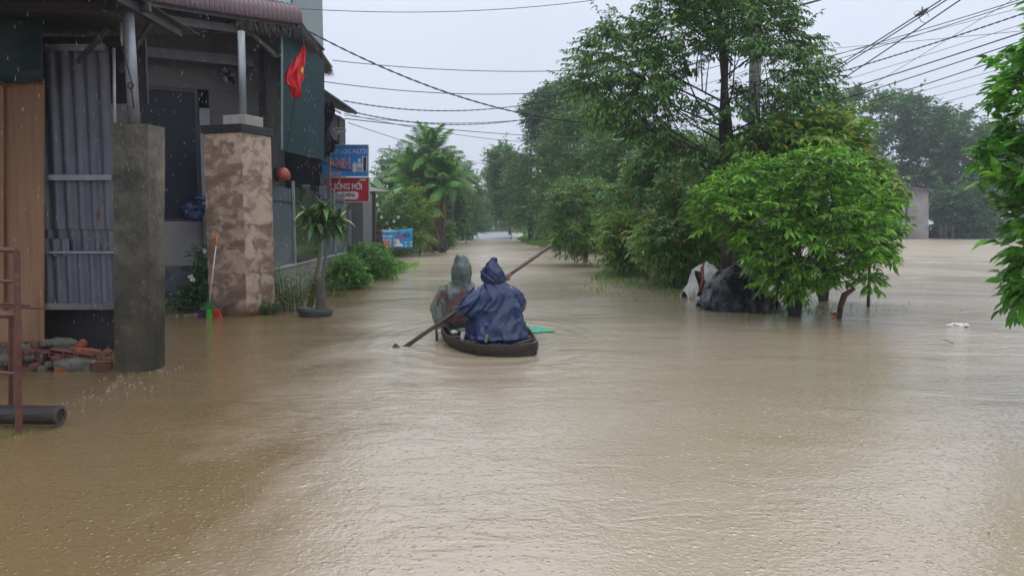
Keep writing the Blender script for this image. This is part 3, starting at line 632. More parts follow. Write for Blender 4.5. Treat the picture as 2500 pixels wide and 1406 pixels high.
md2 = M('blue_grey_dado_tile', (0.045, 0.055, 0.075), (0.10, 0.115, 0.14), rough=.3, scale=3.2, det=1, contrast=(.48, .52))
for k in range(7): fbox('dado_tile', -4.0 + k * .81, -4.0 + k * .81 + .80, -.3, .715, -.012, .13, md2)
fbox('ceiling_beam', -3, 1.9, 4.35, 4.52, -.5, -.38, M('grey_beam', (.16, .16, .17), (.12, .12, .13), rough=.7))
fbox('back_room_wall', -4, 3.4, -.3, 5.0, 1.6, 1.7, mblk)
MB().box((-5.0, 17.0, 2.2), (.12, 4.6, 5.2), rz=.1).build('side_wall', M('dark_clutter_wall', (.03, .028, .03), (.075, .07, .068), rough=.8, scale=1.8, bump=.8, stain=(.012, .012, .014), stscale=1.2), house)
w_ = empty('window', fac(.44, 1.53), None, None); w_.parent = house; w_.location = Vector(w_.location) - house.location
def sub(mb, name, mat, par, **k): return mb.build(name, mat, par, **k)
for s0, s1, z0, z1 in ((-.1, -.03, 1.53, 3.95), (.92, .98, 1.53, 3.95), (-.03, .92, 3.88, 3.95), (-.03, .92, 1.53, 1.58)):
    fbox('frame', s0, s1, z0, z1, .02, .1, M('window_frame', (.05, .05, .06), rough=.5), w_)
fbox('pane', -.03, .92, 1.58, 3.88, .055, .065, M('dark_window_glass', (.008, .011, .02), (.013, .02, .034), rough=.35, scale=2, spec=.2), w_)
MB().box((-11.3, 14, 2.6), (.1, 12, 5.4)).build('left_light_block', mdark, house)  # unseen wall added to keep sky light out of the porch
MB().box((-9.2, 9.1, 2.2), (3.5, .1, 4.2)).build('rear_light_block', mdark, house)  # added too, closes the light leak between shed and house
# wall fan
r = empty('wall_fan', fac(1.35, 3.6, -.12), 'small dark wall fan on the porch wall beside the pole', 'fan')
p = P(556, 182, 14.0); m1 = MB()
for k in range(9):
    a0 = 2 * PI * k / 9; m1.tube([p, p + Vector((math.cos(a0) * .16, -.05, math.sin(a0) * .14))], .004, 4)
m1.tube([p + Vector((math.cos(k * PI / 8) * .16, -.05, math.sin(k * PI / 8) * .14)) for k in range(17)], .006, 4, cap=False); m1.build('guard', mblk, r)
MB().tube([p + Vector((0, .0, 0)), p + Vector((0, .12, -.03)), p + Vector((0.0, .3, -.1))], [.05, .045, .02], 10).build('motor', mblk, r)
m1 = MB()
for k in range(3):
    a0 = k * 2 * PI / 3; d_ = Vector((math.cos(a0), 0, math.sin(a0))); s2 = Vector((-math.sin(a0), .25, math.cos(a0)))
    m1.add([p + d_ * .02, p + d_ * .13 + s2 * .05, p + d_ * .14 - s2 * .03, p + d_ * .05 - s2 * .03], [(0, 1, 2, 3)])
m1.build('blade', M('grey_blade', (.2, .22, .25), rough=.4), r)
# blue bags on the sill
mbl = M('blue_plastic', (.02, .09, .26), (.04, .14, .34), rough=.35, scale=6, bump=.5)
for i, (px, py, s_, lb) in enumerate([(498, 486, .16, 'rolled light blue sheet resting on the sill behind the tiled column'), (470, 515, .26, 'dark blue sack slumped on the window sill left of the tiled column')]):
    p = P(px, py, 13.75); m1 = MB(); m1.ball(p, (s_ * .75, .10, s_ * (.28 if i == 0 else .55)), 18, 12, .9, i + 3); m1.build('blue_sack', mbl if i == 0 else M('navy_sack', (.012, .03, .10), (.02, .05, .14), rough=.5, bump=.5), smooth=True, label=lb, cat='sack')
# roof: bullnose eave sheets + flat sheet behind
prof = [(0, 0), (0.0, .10), (-.04, .22), (-.13, .33), (-.27, .405), (-.5, .44), (-1.0, .46)]
def eave(name, s0, s1):
    m_ = MB(); n = int((s1 - s0) / .076 * 8)
    def fn(u, v):
        s_ = s0 + (s1 - s0) * u; t = v * (len(prof) - 1); i = min(int(t), len(prof) - 2); f = t - i
        o_ = prof[i][0] * (1 - f) + prof[i + 1][0] * f; z = prof[i][1] * (1 - f) + prof[i + 1][1] * f
        am = .017 * math.sin(2 * PI * s_ / .078); k = max(0, 1 - v * 1.2)
        return E_ + U_ * s_ + V_ * (-o_ - am * (1 - v)) + Vector((0, 0, z + am * v + .012 * math.sin(s_ * 1.3)))
    m_.grid(fn, n, 18); return m_.build(name, mmar, house, smooth=True, solid=.003)
for s0 in (-8.05, -7.0, -5.98, -4.96, -3.93, -2.9, -1.95, -.98): eave('roof_sheet', s0, s0 + 1.0)
rz_ = 5.36
MB().hexa([Vector(p) for p in [(-11.2, 8.7, rz_), (-4.05, 13.75, rz_), (-4.2, 17.4, rz_), (-12, 20, rz_), (-11.2, 8.7, rz_ + .03), (-4.05, 13.75, rz_ + .03), (-4.2, 17.4, rz_ + .03), (-12, 20, rz_ + .03)]]).build('roof_deck', mroofd, house)
mgb = M('grey_timber', (.13, .13, .135), (.09, .09, .09), rough=.7, scale=4, stretch=(1, 1, 1))
for a0, b0_, w2, h2 in ((E_ + U_ * -8 + V_ * .10 + Vector((0, 0, -.02)), E_ + U_ * .0 + V_ * .10 + Vector((0, 0, -.02)), .05, .06), (E_ + U_ * -8 + V_ * .35 + Vector((0, 0, -.17)), E_ + U_ * -.75 + V_ * .35 + Vector((0, 0, -.15)), .07, .13)):
    MB().bar(a0, b0_, w2, h2).build('eave_beam', mgb, house)
for s_ in (-.75, -.45): MB().bar(E_ + U_ * s_ + V_ * .3 + Vector((0, 0, -.2)), E_ + U_ * s_ + V_ * .3 + Vector((0, 0, .2)), .05).build('strut', mgb, house)
MB().bar(E_ + U_ * -.75 + V_ * .33 + Vector((0, 0, -.2)), E_ + U_ * -.3 + V_ * .4 + Vector((0, 0, -.52)), .06).build('strut', mgb, house)
for k in range(9): MB().bar(E_ + U_ * (-.9 - k * .85) + V_ * .15 + Vector((0, 0, .1)), E_ + U_ * (-.9 - k * .85) + V_ * 2.6 + Vector((0, 0, .22)), .05, .08).build('rafter', mroofd, house)
# side eave with thatch fringe
ES = Vector((-3.66, 13.5, 0)); EE = Vector((-4.0, 17.1, 0)); zS = 4.96
MB().hexa([Vector((-3.66, 13.5, 4.98)), Vector((-3.98, 17.2, 4.93)), Vector((-4.9, 17.2, 5.36)), Vector((-4.6, 13.9, 5.33)), Vector((-3.66, 13.5, 5.0)), Vector((-3.98, 17.2, 4.95)), Vector((-4.9, 17.2, 5.38)), Vector((-4.6, 13.9, 5.35))]).build('side_roof', mroofd, house)
mth_ = M('wet_thatch', (.05, .042, .036), (.10, .085, .075), rough=.8, scale=20)
n = 2600; t = rng.uniform(0, 1, n); dd_ = rng.uniform(0, .35, n); x = -3.66 + (-.34) * t - dd_; y = 13.45 + 3.7 * t + dd_ * .2
z = 4.99 + dd_ * .3 - .03 * t; 
k2 = rng.uniform(0, 1, 700); x = np.concatenate([x, E_.x + U_.x * (-1.1 * k2)]); y = np.concatenate([y, E_.y + U_.y * (-1.1 * k2) + .15]); z = np.concatenate([z, np.full(700, 4.98)])
n = len(x); V, T = leaves(np.stack([x, y, z], 1), np.stack([rng.normal(size=n) * .25 + .15, rng.normal(size=n) * .25, -np.ones(n)], 1), rng.normal(size=(n, 3)), rng.uniform(.10, .36, n), .022, droop=0, fold=.1)
npmesh('thatch_fringe', V, T, mth_, house, kind='stuff')
# teal side panel
mteal = M('teal_painted_sheet', (0.010, 0.042, 0.048), (0.008, 0.035, 0.042), rough=.6, spec=.2, scale=1.6, stretch=(1, 1, .5), bump=.08, stain=(.014, .052, .06), stscale=2.5)
r = empty('teal_panel', P(735, 375, 14.2), 'dark teal sheet panel hung on the side of the house behind the red flag', 'panel')
MB().slab([P(690, 366, 13.55), P(792, 389, 15.45), P(792, 150, 15.45), P(690, 66, 13.55)], .03).build('sheet', mteal, r)
MB().bar(P(688.5, 366, 13.53), P(688.5, 70, 13.53), .03).build('edge_strip', M('pale_edge', (.2, .24, .26), rough=.4), r)
MB().bar(P(690, 367, 13.52), P(792, 390, 15.42), .025).build('edge_strip', mteal, r)
# upper storey with glass balcony
r = empty('upper_storey', (-8, 18, 5.5), 'upper storey of the left house with pale green glass balcony', 'building')
mup = M('grey_green_wall', (.22, .27, .28), (.18, .22, .23), rough=.6, scale=1)
MB().box((-9.2, 19.2, 7.6), (7.6, 6, 4.4)).build('wall', mup, r)
mgl = M('cyan_glass', (.36, .55, .56), (.30, .48, .5), rough=.08, scale=.7)
MB().slab([P(622, 60, 15.9), P(712, 60, 15.9), P(712, -500, 15.9), P(622, -500, 15.9)], .02).build('glass_panel', mgl, r)
MB().slab([P(530, 60, 15.7), P(620, 60, 15.7), P(620, -500, 15.7), P(530, -500, 15.7)], .02).build('glass_panel', M('dim_glass', (.15, .21, .22), (.19, .26, .27), rough=.1, scale=1), r)
MB().bar(P(712.5, 60, 15.88), P(712.5, -500, 15.88), .025).build('edge_trim', mteal, r)
for px, py in ((597, 12), (684, 34), (697, 40)): MB().tube([P(px, py + 14, 13.9), P(px, py, 13.9)], .03, 8).build('bolt_cap', msteel, r)
# steel pole under the eave and tiled column
mtile = nodes('marbled_brown_tile'); m, t, b = mtile
tcn = t.nodes.new('ShaderNodeTexCoord'); mp = t.nodes.new('ShaderNodeMapping'); mp.inputs['Rotation'].default_value = (.5, .8, .3); mp.inputs['Scale'].default_value = (1, 1, 1.4); 
oi_ = t.nodes.new('ShaderNodeObjectInfo'); of_ = t.nodes.new('ShaderNodeVectorMath'); of_.operation = 'MULTIPLY_ADD'; of_.inputs[1].default_value = (37, 23, 51)
t.links.new(oi_.outputs['Random'], of_.inputs[0]); t.links.new(tcn.outputs['Object'], of_.inputs[2]); t.links.new(of_.outputs[0], mp.inputs['Vector'])
n1 = t.nodes.new('ShaderNodeTexNoise'); n1.inputs['Scale'].default_value = 2.5; n1.inputs['Detail'].default_value = 7; n1.inputs['Distortion'].default_value = 1.2; n1.inputs['Roughness'].default_value = .62; t.links.new(mp.outputs[0], n1.inputs['Vector'])
rr_ = t.nodes.new('ShaderNodeValToRGB'); el = rr_.color_ramp.elements; el[0].position = .36; el[0].color = (.20, .14, .112, 1); el[1].position = .66; el[1].color = (.49, .385, .31, 1)
e2 = el.new(.5); e2.color = (.29, .205, .16, 1); e3 = el.new(.54); e3.color = (.41, .30, .235, 1); 
vc_ = t.nodes.new('ShaderNodeTexVoronoi'); vc_.inputs['Scale'].default_value = 3.6; nd_ = t.nodes.new('ShaderNodeTexNoise'); nd_.inputs['Scale'].default_value = 4.5; nd_.inputs['Detail'].default_value = 5; t.links.new(mp.outputs[0], nd_.inputs['Vector'])
av_ = t.nodes.new('ShaderNodeVectorMath'); av_.operation = 'MULTIPLY_ADD'; av_.inputs[1].default_value = (.28, .28, .28); t.links.new(nd_.outputs['Color'], av_.inputs[0]); t.links.new(mp.outputs[0], av_.inputs[2]); t.links.new(av_.outputs[0], vc_.inputs['Vector'])
sc_ = t.nodes.new('ShaderNodeSeparateColor'); t.links.new(vc_.outputs['Color'], sc_.inputs[0]); mf_ = t.nodes.new('ShaderNodeMapRange'); mf_.inputs['To Min'].default_value = -.13; mf_.inputs['To Max'].default_value = .13; t.links.new(sc_.outputs['Red'], mf_.inputs['Value'])
sf_ = t.nodes.new('ShaderNodeMath'); sf_.operation = 'ADD'; t.links.new(n1.outputs['Fac'], sf_.inputs[0]); t.links.new(mf_.outputs['Result'], sf_.inputs[1]); t.links.new(sf_.outputs[0], rr_.inputs['Fac'])
vv_ = t.nodes.new('ShaderNodeTexVoronoi'); vv_.feature = 'DISTANCE_TO_EDGE'; vv_.inputs['Scale'].default_value = 5.5
nn_ = t.nodes.new('ShaderNodeTexNoise'); nn_.inputs['Scale'].default_value = 5; nn_.inputs['Detail'].default_value = 4; t.links.new(mp.outputs[0], nn_.inputs['Vector'])
ad_ = t.nodes.new('ShaderNodeVectorMath'); ad_.operation = 'MULTIPLY_ADD'; ad_.inputs[1].default_value = (.35, .35, .35); t.links.new(nn_.outputs['Color'], ad_.inputs[0]); t.links.new(mp.outputs[0], ad_.inputs[2]); t.links.new(ad_.outputs[0], vv_.inputs['Vector'])
r3 = t.nodes.new('ShaderNodeValToRGB'); r3.color_ramp.elements[0].color = (1, 1, 1, 1); r3.color_ramp.elements[1].color = (0, 0, 0, 1); r3.color_ramp.elements[1].position = .022; t.links.new(vv_.outputs['Distance'], r3.inputs['Fac'])
gt_ = t.nodes.new('ShaderNodeMath'); gt_.operation = 'MULTIPLY'; n5 = t.nodes.new('ShaderNodeTexNoise'); n5.inputs['Scale'].default_value = 2.6; t.links.new(mp.outputs[0], n5.inputs['Vector']); m5 = t.nodes.new('ShaderNodeMapRange'); m5.inputs['From Min'].default_value = .45; m5.inputs['From Max'].default_value = .6; t.links.new(n5.outputs['Fac'], m5.inputs['Value'])
t.links.new(r3.outputs['Color'], gt_.inputs[0]); t.links.new(m5.outputs['Result'], gt_.inputs[1])
x5 = t.nodes.new('ShaderNodeMix'); x5.data_type = 'RGBA'; x5.inputs['B'].default_value = (.66, .57, .48, 1); t.links.new(gt_.outputs[0], x5.inputs['Factor']); t.links.new(rr_.outputs['Color'], x5.inputs['A']); t.links.new(x5.outputs['Result'], b.inputs['Base Color']); b.inputs['Roughness'].default_value = .28
mtile = m; wetline(mtile); wetline(mconc, .5, 1.9, .34, (1, .97, .8), -1.8)
cc = G(603, 774); c0 = Vector((cc.x, cc.y, 0)); lf = Vector((-.945, .326, 0)); rt_ = Vector((.326, .945, 0)); w_c = .74
col = empty('tiled_column', c0 + (lf + rt_) * w_c / 2, 'thick porch column clad in marbled brown tiles', 'column')
cor = [c0 + (lf + rt_) * .012, c0 + rt_ * (w_c - .012) + lf * .012, c0 + (lf + rt_) * (w_c - .012), c0 + lf * (w_c - .012) + rt_ * .012]
MB().hexa([Vector((p.x, p.y, -.3)) for p in cor] + [Vector((p.x, p.y, 2.92)) for p in cor]).build('core', mconc, col)
zs = [-.3, .69, 1.47, 2.25, 2.93]
def tileslab(o_, dirv, nrm, s0, s1, z0, z1):
    g = .0022; a_ = o_ + dirv * (s0 + g); b_ = o_ + dirv * (s1 - g); n_ = nrm * .0115
    return MB().hexa([a_ + n_ + Vector((0, 0, z0 + g)), b_ + n_ + Vector((0, 0, z0 + g)), b_ + Vector((0, 0, z0 + g)), a_ + Vector((0, 0, z0 + g)), a_ + n_ + Vector((0, 0, z1 - g)), b_ + n_ + Vector((0, 0, z1 - g)), b_ + Vector((0, 0, z1 - g)), a_ + Vector((0, 0, z1 - g))])
for i in range(4):
    cuts = [(0, w_c * .52), (w_c * .52, w_c)] if i == 0 else [(0, w_c)]
    tileslab(c0 + rt_ * .012, lf, -rt_, 0, w_c, zs[i], zs[i + 1]).build('tile', mtile, col, bevel=.0015)
    for s0, s1 in cuts: tileslab(c0 + lf * .012, rt_, -lf, s0, s1, zs[i], zs[i + 1]).build('tile', mtile, col, bevel=.0015)
    tileslab(c0 + rt_ * (w_c - .012), lf, rt_, 0, w_c, zs[i], zs[i + 1]).build('tile', mtile, col)
    tileslab(c0 + lf * (w_c - .012), rt_, lf, 0, w_c, zs[i], zs[i + 1]).build('tile', mtile, col)
ctr = c0 + (lf + rt_) * w_c / 2; rz0 = math.atan2(rt_.y, rt_.x)
MB().box(ctr + Vector((0, 0, 2.995)), (w_c + .06, w_c + .06, .125), rz=rz0).build('capstone', M('black_granite_cap', (.02, .02, .026), (.035, .035, .045), rough=.25, scale=20), col, bevel=.006)
pc = P(594, 300, ctr.y - .05); pc.z = 0; pc = Vector((pc.x, pc.y, 0))
MB().box(pc + Vector((0, 0, 3.14)), (.44, .44, .165), rz=rz0).build('plinth', M('pale_concrete', (.34, .34, .31), (.26, .26, .235), rough=.8, scale=5, bump=.3, stain=(.12, .11, .1), stscale=5, stw=(.65, .75)), col, bevel=.008)
MB().tube([(pc.x, pc.y, 3.2), (pc.x + .01, pc.y, 4.57)], .058, 18).build('steel_pole', M('galvanised_pole', (.27, .30, .33), (.21, .235, .26), rough=.4, metal=.3, scale=9), smooth=True, label='galvanised pole from the tiled column up to the eave', cat='pole')
# broom
hb = G(513, 776) + Vector((0, -.02, 0)); ht = P(531, 572, 12.15)
r = empty('broom', hb, 'plastic broom with orange grip leaning on the tiled column', 'broom')
hh = hb + Vector((0, 0, .24)); MB().tube([hh, hh.lerp(ht, .86)], .011, 8).build('handle', M('white_pole', (.62, .62, .6), rough=.3), r, smooth=True)
MB().tube([hh.lerp(ht, .84), hh.lerp(ht, .88), ht], [.014, .018, .015], 8).build('grip', M('orange_plastic', (.75, .16, .03), rough=.35), r, smooth=True)
mg_ = M('green_plastic', (.02, .33, .10), rough=.35); m1 = MB()
for k in range(5): m1.bar(hh, hb + Vector(((k - 2) * .062, 0, .14)), .010)
m1.bar(hb + Vector((-.14, 0, .14)), hb + Vector((.14, 0, .14)), .02, .016); m1.bar(hh, hh + Vector((0, 0, .03)), .03); m1.build('head', mg_, r)
for nm, c_, x0, x1 in (('bristles', (.10, .02, .16), -.15, -.05), ('bristles', (.08, .62, .05), -.05, .05), ('bristles', (.72, .05, .02), .05, .15)):
    m1 = MB()
    for k in range(26):
        u = random.random(); a_ = hb + Vector((x0 + (x1 - x0) * u, random.uniform(-.02, .02), .14)); m1.tube([a_, a_ + Vector(((x0 + (x1 - x0) * u) * .35 + random.uniform(-.01, .01), random.uniform(-.02, .02), -.18))], .0045, 4, cap=False)
    m1.build(nm, M('bristle_colour', c_, rough=.4), r, label={-.15: 'purple bristles', -.05: 'lime green bristles', .05: 'red bristles'}[x0])
# flag
mflag = M('red_flag_cloth', (.62, .012, .022), (.45, .008, .018), rough=.55, scale=5, bump=.6, bscale=14)
r = empty('flag', P(700, 368, 13.1), 'wet furled red flag with a yellow star on a thin slanted pole', 'flag')
fp0, fp1 = P(700, 372, 13.3), P(743, 100, 12.95); MB().tube([fp0, fp0.lerp(fp1, .45), fp1], .012, 6).build('flagpole', M('black_pole', (.02, .02, .02), rough=.5), r)
out_l = [(741, 110), (722, 140), (708, 165), (694, 185), (697, 205), (709, 213), (707, 232), (722, 241)]
out_r = [(745, 112), (745, 140), (745, 165), (742, 185), (736, 205), (738, 222), (733, 236), (726, 242)]
def flagfn(u, v):
    t = v * 7; i = min(int(t), 6); f = t - i; L_ = Vector(out_l[i]).lerp(Vector(out_l[i + 1]), f) if False else None
    lx = out_l[i][0] * (1 - f) + out_l[i + 1][0] * f; ly = out_l[i][1] * (1 - f) + out_l[i + 1][1] * f
    rx = out_r[i][0] * (1 - f) + out_r[i + 1][0] * f; ry = out_r[i][1] * (1 - f) + out_r[i + 1][1] * f
    a0 = u * 2 * PI; w = .5 - .5 * math.cos(a0); px = lx + (rx - lx) * w; py = ly + (ry - ly) * w
    dep = math.sin(a0) * .11 * math.sin(PI * min(1, max(.05, v))) + .035 * math.sin(u * 31 + v * 5) * math.sin(PI * v) + .02 * math.sin(u * 57 - v * 9)
    return P(px + 2 * math.sin(v * 17 + u * 12), py, 12.98 - dep)
m1 = MB(); m1.grid(flagfn, 64, 40); m1.build('cloth', mflag, r, smooth=True)
sc_ = P(738, 172, 12.84); m1 = MB(); pts = []
for k in range(10):
    a0 = PI / 2 + k * PI / 5 + .25; rr = .075 if k % 2 == 0 else .03; pts.append(sc_ + Vector((math.cos(a0) * rr * .42, -.004 * (k % 2), math.sin(a0) * rr)))
m1.add(pts + [sc_ + Vector((0, -.004, 0))], [(k, (k + 1) % 10, 10) for k in range(10)]); m1.build('star', M('yellow_cloth', (.85, .6, .03), rough=.6), r, solid=.003)
# orange helmet / basin
r = empty('helmet', P(691, 430, 13.35), 'orange helmet hanging by the tiled column cap', 'helmet')
m1 = MB(); m1.ball(P(692, 430, 13.4), (.12, .13, .15), 16, 10); m1.v = [(x_, y_, z_ if z_ > P(0, 437, 13.4).z else P(0, 437, 13.4).z - (P(0, 437, 13.4).z - z_) * .3) for x_, y_, z_ in m1.v]; m1.build('shell', M('orange_shell', (.32, .055, .025), (.24, .045, .02), rough=.4, scale=6), r, smooth=True)
m1 = MB(); m1.ball(P(675, 425, 13.38), (.05, .1, .13), 12, 8); m1.build('lining', mblk, r, smooth=True)

# ------------------------------------------------------------------ side yard: low wall and fence of sheets
mlow = M('render_low_wall', (.22, .225, .215), (.17, .17, .16), rough=.75, scale=2, bump=.3, stain=(.09, .10, .07), stscale=1.4, stw=(.5, .7))
w0, w1 = Vector((-4.07, 13.0, 0)), Vector((-4.40, 20.1, 0))
wetline(mlow)
r = empty('yard_wall', (w0 + w1) / 2, 'low rendered wall running along the flooded road', 'wall')
MB().hexa([w0 + Vector((-.12, 0, -.3)), w0 + Vector((0, 0, -.3)), w1 + Vector((0, 0, -.3)), w1 + Vector((-.12, 0, -.3)), w0 + Vector((-.12, 0, .70)), w0 + Vector((0, 0, .70)), w1 + Vector((0, 0, .70)), w1 + Vector((-.12, 0, .70))]).build('wall', mlow, r)
MB().hexa([w0 + Vector((-.14, 0, .702)), w0 + Vector((.02, 0, .702)), w1 + Vector((.02, 0, .702)), w1 + Vector((-.14, 0, .702)), w0 + Vector((-.14, 0, .725)), w0 + Vector((.02, 0, .725)), w1 + Vector((.02, 0, .725)), w1 + Vector((-.14, 0, .725))]).build('coping', M('pale_coping', (.36, .37, .36), rough=.7), r)
fe = empty('yard_fence', (w0 + w1) / 2 + Vector((-.07, 0, .73)), 'fence of blue-grey sheets and green glass on the low wall', 'fence')
mshe = M('blue_grey_sheet', (.085, .11, .145), (.07, .09, .12), rough=.25, scale=1.3, stain=(.11, .14, .17), stscale=2)
mgg = M('murky_green_glass', (.022, .032, .024), (.045, .055, .03), rough=.1, scale=3)
def wp(s_, z, o=-.06): p = w0.lerp(w1, s_); return Vector((p.x + o, p.y, z))
for s0, s1, z1, mt, nm in ((0.0, .215, 2.15, mshe, 'sheet'), (.225, .575, 2.2, mgg, 'glass_pane'), (.585, .80, 2.25, mshe, 'sheet'), (.81, .995, 2.25, mshe, 'sheet')):
    MB().slab([wp(s0, .73), wp(s1, .73), wp(s1, z1), wp(s0, z1)], .012).build(nm, mt, fe)
mps = M('pale_fence_post', (.30, .34, .34), rough=.4)
for s_, z1 in ((.22, 2.3), (.58, 1.9), (.805, 2.35), (.998, 2.3)): MB().bar(wp(s_, .3 if s_ < .3 else .73, -.03), wp(s_, z1, -.03), .045).build('post', mps, fe)
for s0, s1, z in ((0, .215, 1.9), (.585, .995, 2.05)): MB().bar(wp(s0, z, -.045), wp(s1, z, -.045), .02, .03).build('rail', mdark, fe)
MB().bar(wp(.24, .78, -.03), wp(.44, .80, -.03), .06, .05).build('rail', mdark, fe)
for px, py, s_ in ((743, 452, 'nearer'), (782, 456, 'farther')):
    p = P(px, py, 16.2); r = empty('vent_cowl', p, s_ + ' of two grey metal vent cowls behind the yard fence', 'vent')
    MB().tube([p + Vector((0, 0, -.5)), p + Vector((0, 0, -.18))], [.02, .045], 4).build('stem', mshe, r); MB().tube([p + Vector((0, 0, -.18)), p + Vector((0, 0, -.02)), p + Vector((0, 0, 0))], [.10, .13, .12], 4).build('cowl', mshe, r)
# dark junk hanging under the panel, frame post
r = empty('lean_to_frame', P(795, 450, 16), 'dark post and ragged black sheet at the house corner left of the blue sign', 'frame')
MB().bar(P(803, 600, 17.3), P(803, 375, 17.3), .07).build('post', M('grey_post', (.11, .12, .13), rough=.6), r)
m1 = MB(); m1.grid(lambda u, v: P(792 + 26 * u * (.75 + .25 * math.sin(v * 9)), 250 + 138 * v - 18 * u * v + 4 * math.sin(u * 15) * v, 16.9 + .12 * math.sin(v * 7 + u * 3)), 10, 22); m1.build('ragged_sheet', mblk, r, smooth=True, solid=.01)
m1 = MB(); m1.grid(lambda u, v: P(798 - 16 * u, 425 + 10 * v + 34 * v * u, 16.5), 4, 4); m1.build('torn_sheet', mshe, r, solid=.006)
# second house
h2 = empty('second_house', (-5.0, 20, 0), 'dark narrow house with small tin eave behind the teal panel', 'house')
m2w = M('dark_brick_wall', (.045, .04, .045), (.085, .075, .08), rough=.8, scale=3, bump=.5)
MB().box((-6.27, 21.6, 2.0), (3.0, .8, 4.9)).build('wall', m2w, h2)
MB().hexa([P(792, 222, 17.2), P(872, 277, 20.4), P(850, 277, 23.0), P(700, 222, 23), P(792, 218, 17.2), P(872, 273, 20.4), P(850, 273, 23.0), P(700, 216, 23)]).build('roof', mroofd, h2)
m1 = MB()
for k in range(12): a_ = P(842 + k * 2.4, 268 + k * .9, 19.2 + k * .1); m1.box(a_, (.05, .05, .035))
m1.build('roof_edge', mroofd, h2)
MB().box((-5.6, 19.0, 4.1), (1.6, 4.4, .7)).build('upper_wall', m2w, h2)
MB().bar(P(809, 264, 17.5), P(832, 277, 18.9), .03).build('bracket', msteel, h2)
m1 = MB(); p = P(832, 316, 18.9); r = empty('floodlight', p, 'small white lamp bracket on the dark house wall above the blue sign', 'lamp')
for a_, b_ in (((-.18, 0, .03), (.1, 0, .03)), ((-.15, 0, -.05), (.13, 0, -.05)), ((-.18, 0, .03), (-.15, 0, -.05)), ((.1, 0, .03), (.13, 0, -.05)), ((0, 0, -.05), (-.1, 0, -.12))): m1.bar(p + Vector(a_), p + Vector(b_), .018)
m1.build('bracket', M('white_metal', (.55, .56, .58), rough=.4), r); MB().box(p + Vector((0, .04, -.01)), (.2, .05, .06)).build('lamp_head', msteel, r)
# grey wall beyond, porch post and lean-to roof
r = empty('grey_outbuilding', P(870, 590, 23), 'plain grey wall of an outbuilding under the red sign', 'outbuilding')
MB().slab([P(843, 640, 23), P(886, 640, 23), P(886, 470, 23), P(843, 470, 23)], 1.5).build('wall', M('grey_dusty_wall', (.11, .11, .125), (.14, .14, .15), rough=.85, scale=2), r)
MB().slab([P(849, 600, 22.8), P(856, 600, 22.8), P(856, 510, 22.8), P(849, 510, 22.8)], .1).build('door_frame', mps, r)
r = empty('open_shelter', P(910, 620, 28), 'small sloping shelter roof on a dark post right of the signs', 'shelter')
MB().slab([P(872, 466, 27.5), P(952, 468, 29), P(900, 455, 31), P(850, 448, 30)], .05).build('roof', M('mossy_tin', (.13, .13, .10), (.09, .10, .08), rough=.7, scale=3), r)
MB().bar(P(911, 620, 28.3), P(910, 468, 28.3), .2).build('post', mdark, r)
# firewood / brick stack
st_ = empty('brick_stack', P(915, 600, 29.5), 'stack of red bricks and roof tiles beside the blue banner', 'brick stack')
sm_ = []
bm_ = MB().box((0, 0, 0), (.26, .12, .055)); me0 = bpy.data.meshes.new('brick'); me0.from_pydata([tuple(v) for v in bm_.v], [], bm_.f); me0.materials.append(mbr); me0b = me0.copy(); me0b.materials.clear(); me0b.materials.append(M('dusky_tile', (.16, .06, .055), (.1, .05, .05), rough=.8, scale=4))
a0 = P(892, 628, 29.5); k = 0
for row in range(17):
    for c_ in range(4 if row < 16 else 2):
        o = bpy.data.objects.new('brick', me0 if (row * 3 + c_) % 3 else me0b); C.objects.link(o); o.parent = st_
        o.location = Vector((a0.x + .14 + c_ * .20 + random.uniform(-.02, .02) - .02 * row * (c_ == 3), a0.y + random.uniform(-.05, .05), a0.z + .10 + row * .066)) - st_.location
        o.rotation_euler = (random.uniform(-.08, .08), random.uniform(-.1, .1), random.uniform(-.3, .3))

# ------------------------------------------------------------------ signs and banner
def txt(s_, name, root, mat, loc, size, dpt=.004, bold=0.0, rx=PI / 2, rz=0.0, sx_=1.0, font_shear=0.0, align='LEFT'):
    c = bpy.data.curves.new(name, 'FONT'); c.body = s_; c.size = size; c.extrude = dpt; c.offset = bold; c.shear = font_shear; c.align_x = align; c.resolution_u = 3
    o = bpy.data.objects.new(name, c); C.objects.link(o); dg = bpy.context.evaluated_depsgraph_get(); me = bpy.data.meshes.new_from_object(o.evaluated_get(dg))
    bpy.data.objects.remove(o); me.materials.clear(); me.materials.append(mat); me.name = name
    o = bpy.data.objects.new(name, me); C.objects.link(o); o.parent = root; rt = root; off = Vector((0, 0, 0))
    while rt is not None: off += Vector(rt.location); rt = rt.parent
    o.location = Vector(loc) - off; o.rotation_euler = (rx, 0, rz); o.scale = (sx_, 1, 1); return o
mwh = M('white_print', (.75, .76, .78), rough=.5); mblue = M('sign_blue', (.025, .27, .74), (.02, .22, .64), rough=.35, scale=1.2); mred = M('sign_red', (.50, .016, .04), (.42, .014, .035), rough=.35, scale=1.2)
mpink = M('coral_print', (.72, .13, .16), rough=.5); mframe = M('sign_frame', (.55, .57, .6), rough=.5); mdk = M('dark_print', (.03, .035, .06), rough=.4)
DS = 20.6; px2m = DS / F * 1.0
s1 = empty('water_filter_sign', P(830, 430, DS), 'blue shop sign for water filters with bottles on it', 'sign')
def sl_(x0, y0, x1, y1, D, th2=.03): return MB().slab([P(x0, y1, D), P(x1, y1, D), P(x1, y0, D), P(x0, y0, D)], th2)
sl_(786, 355, 899, 430.5, DS).build('board', mblue, s1)
m1 = MB()
for a_, b_ in (((786, 354.5), (899, 354.5)), ((786, 431), (899, 431)), ((899, 354.5), (899, 431))): m1.bar(P(*a_, DS - .01), P(*b_, DS - .01), .03, .022)
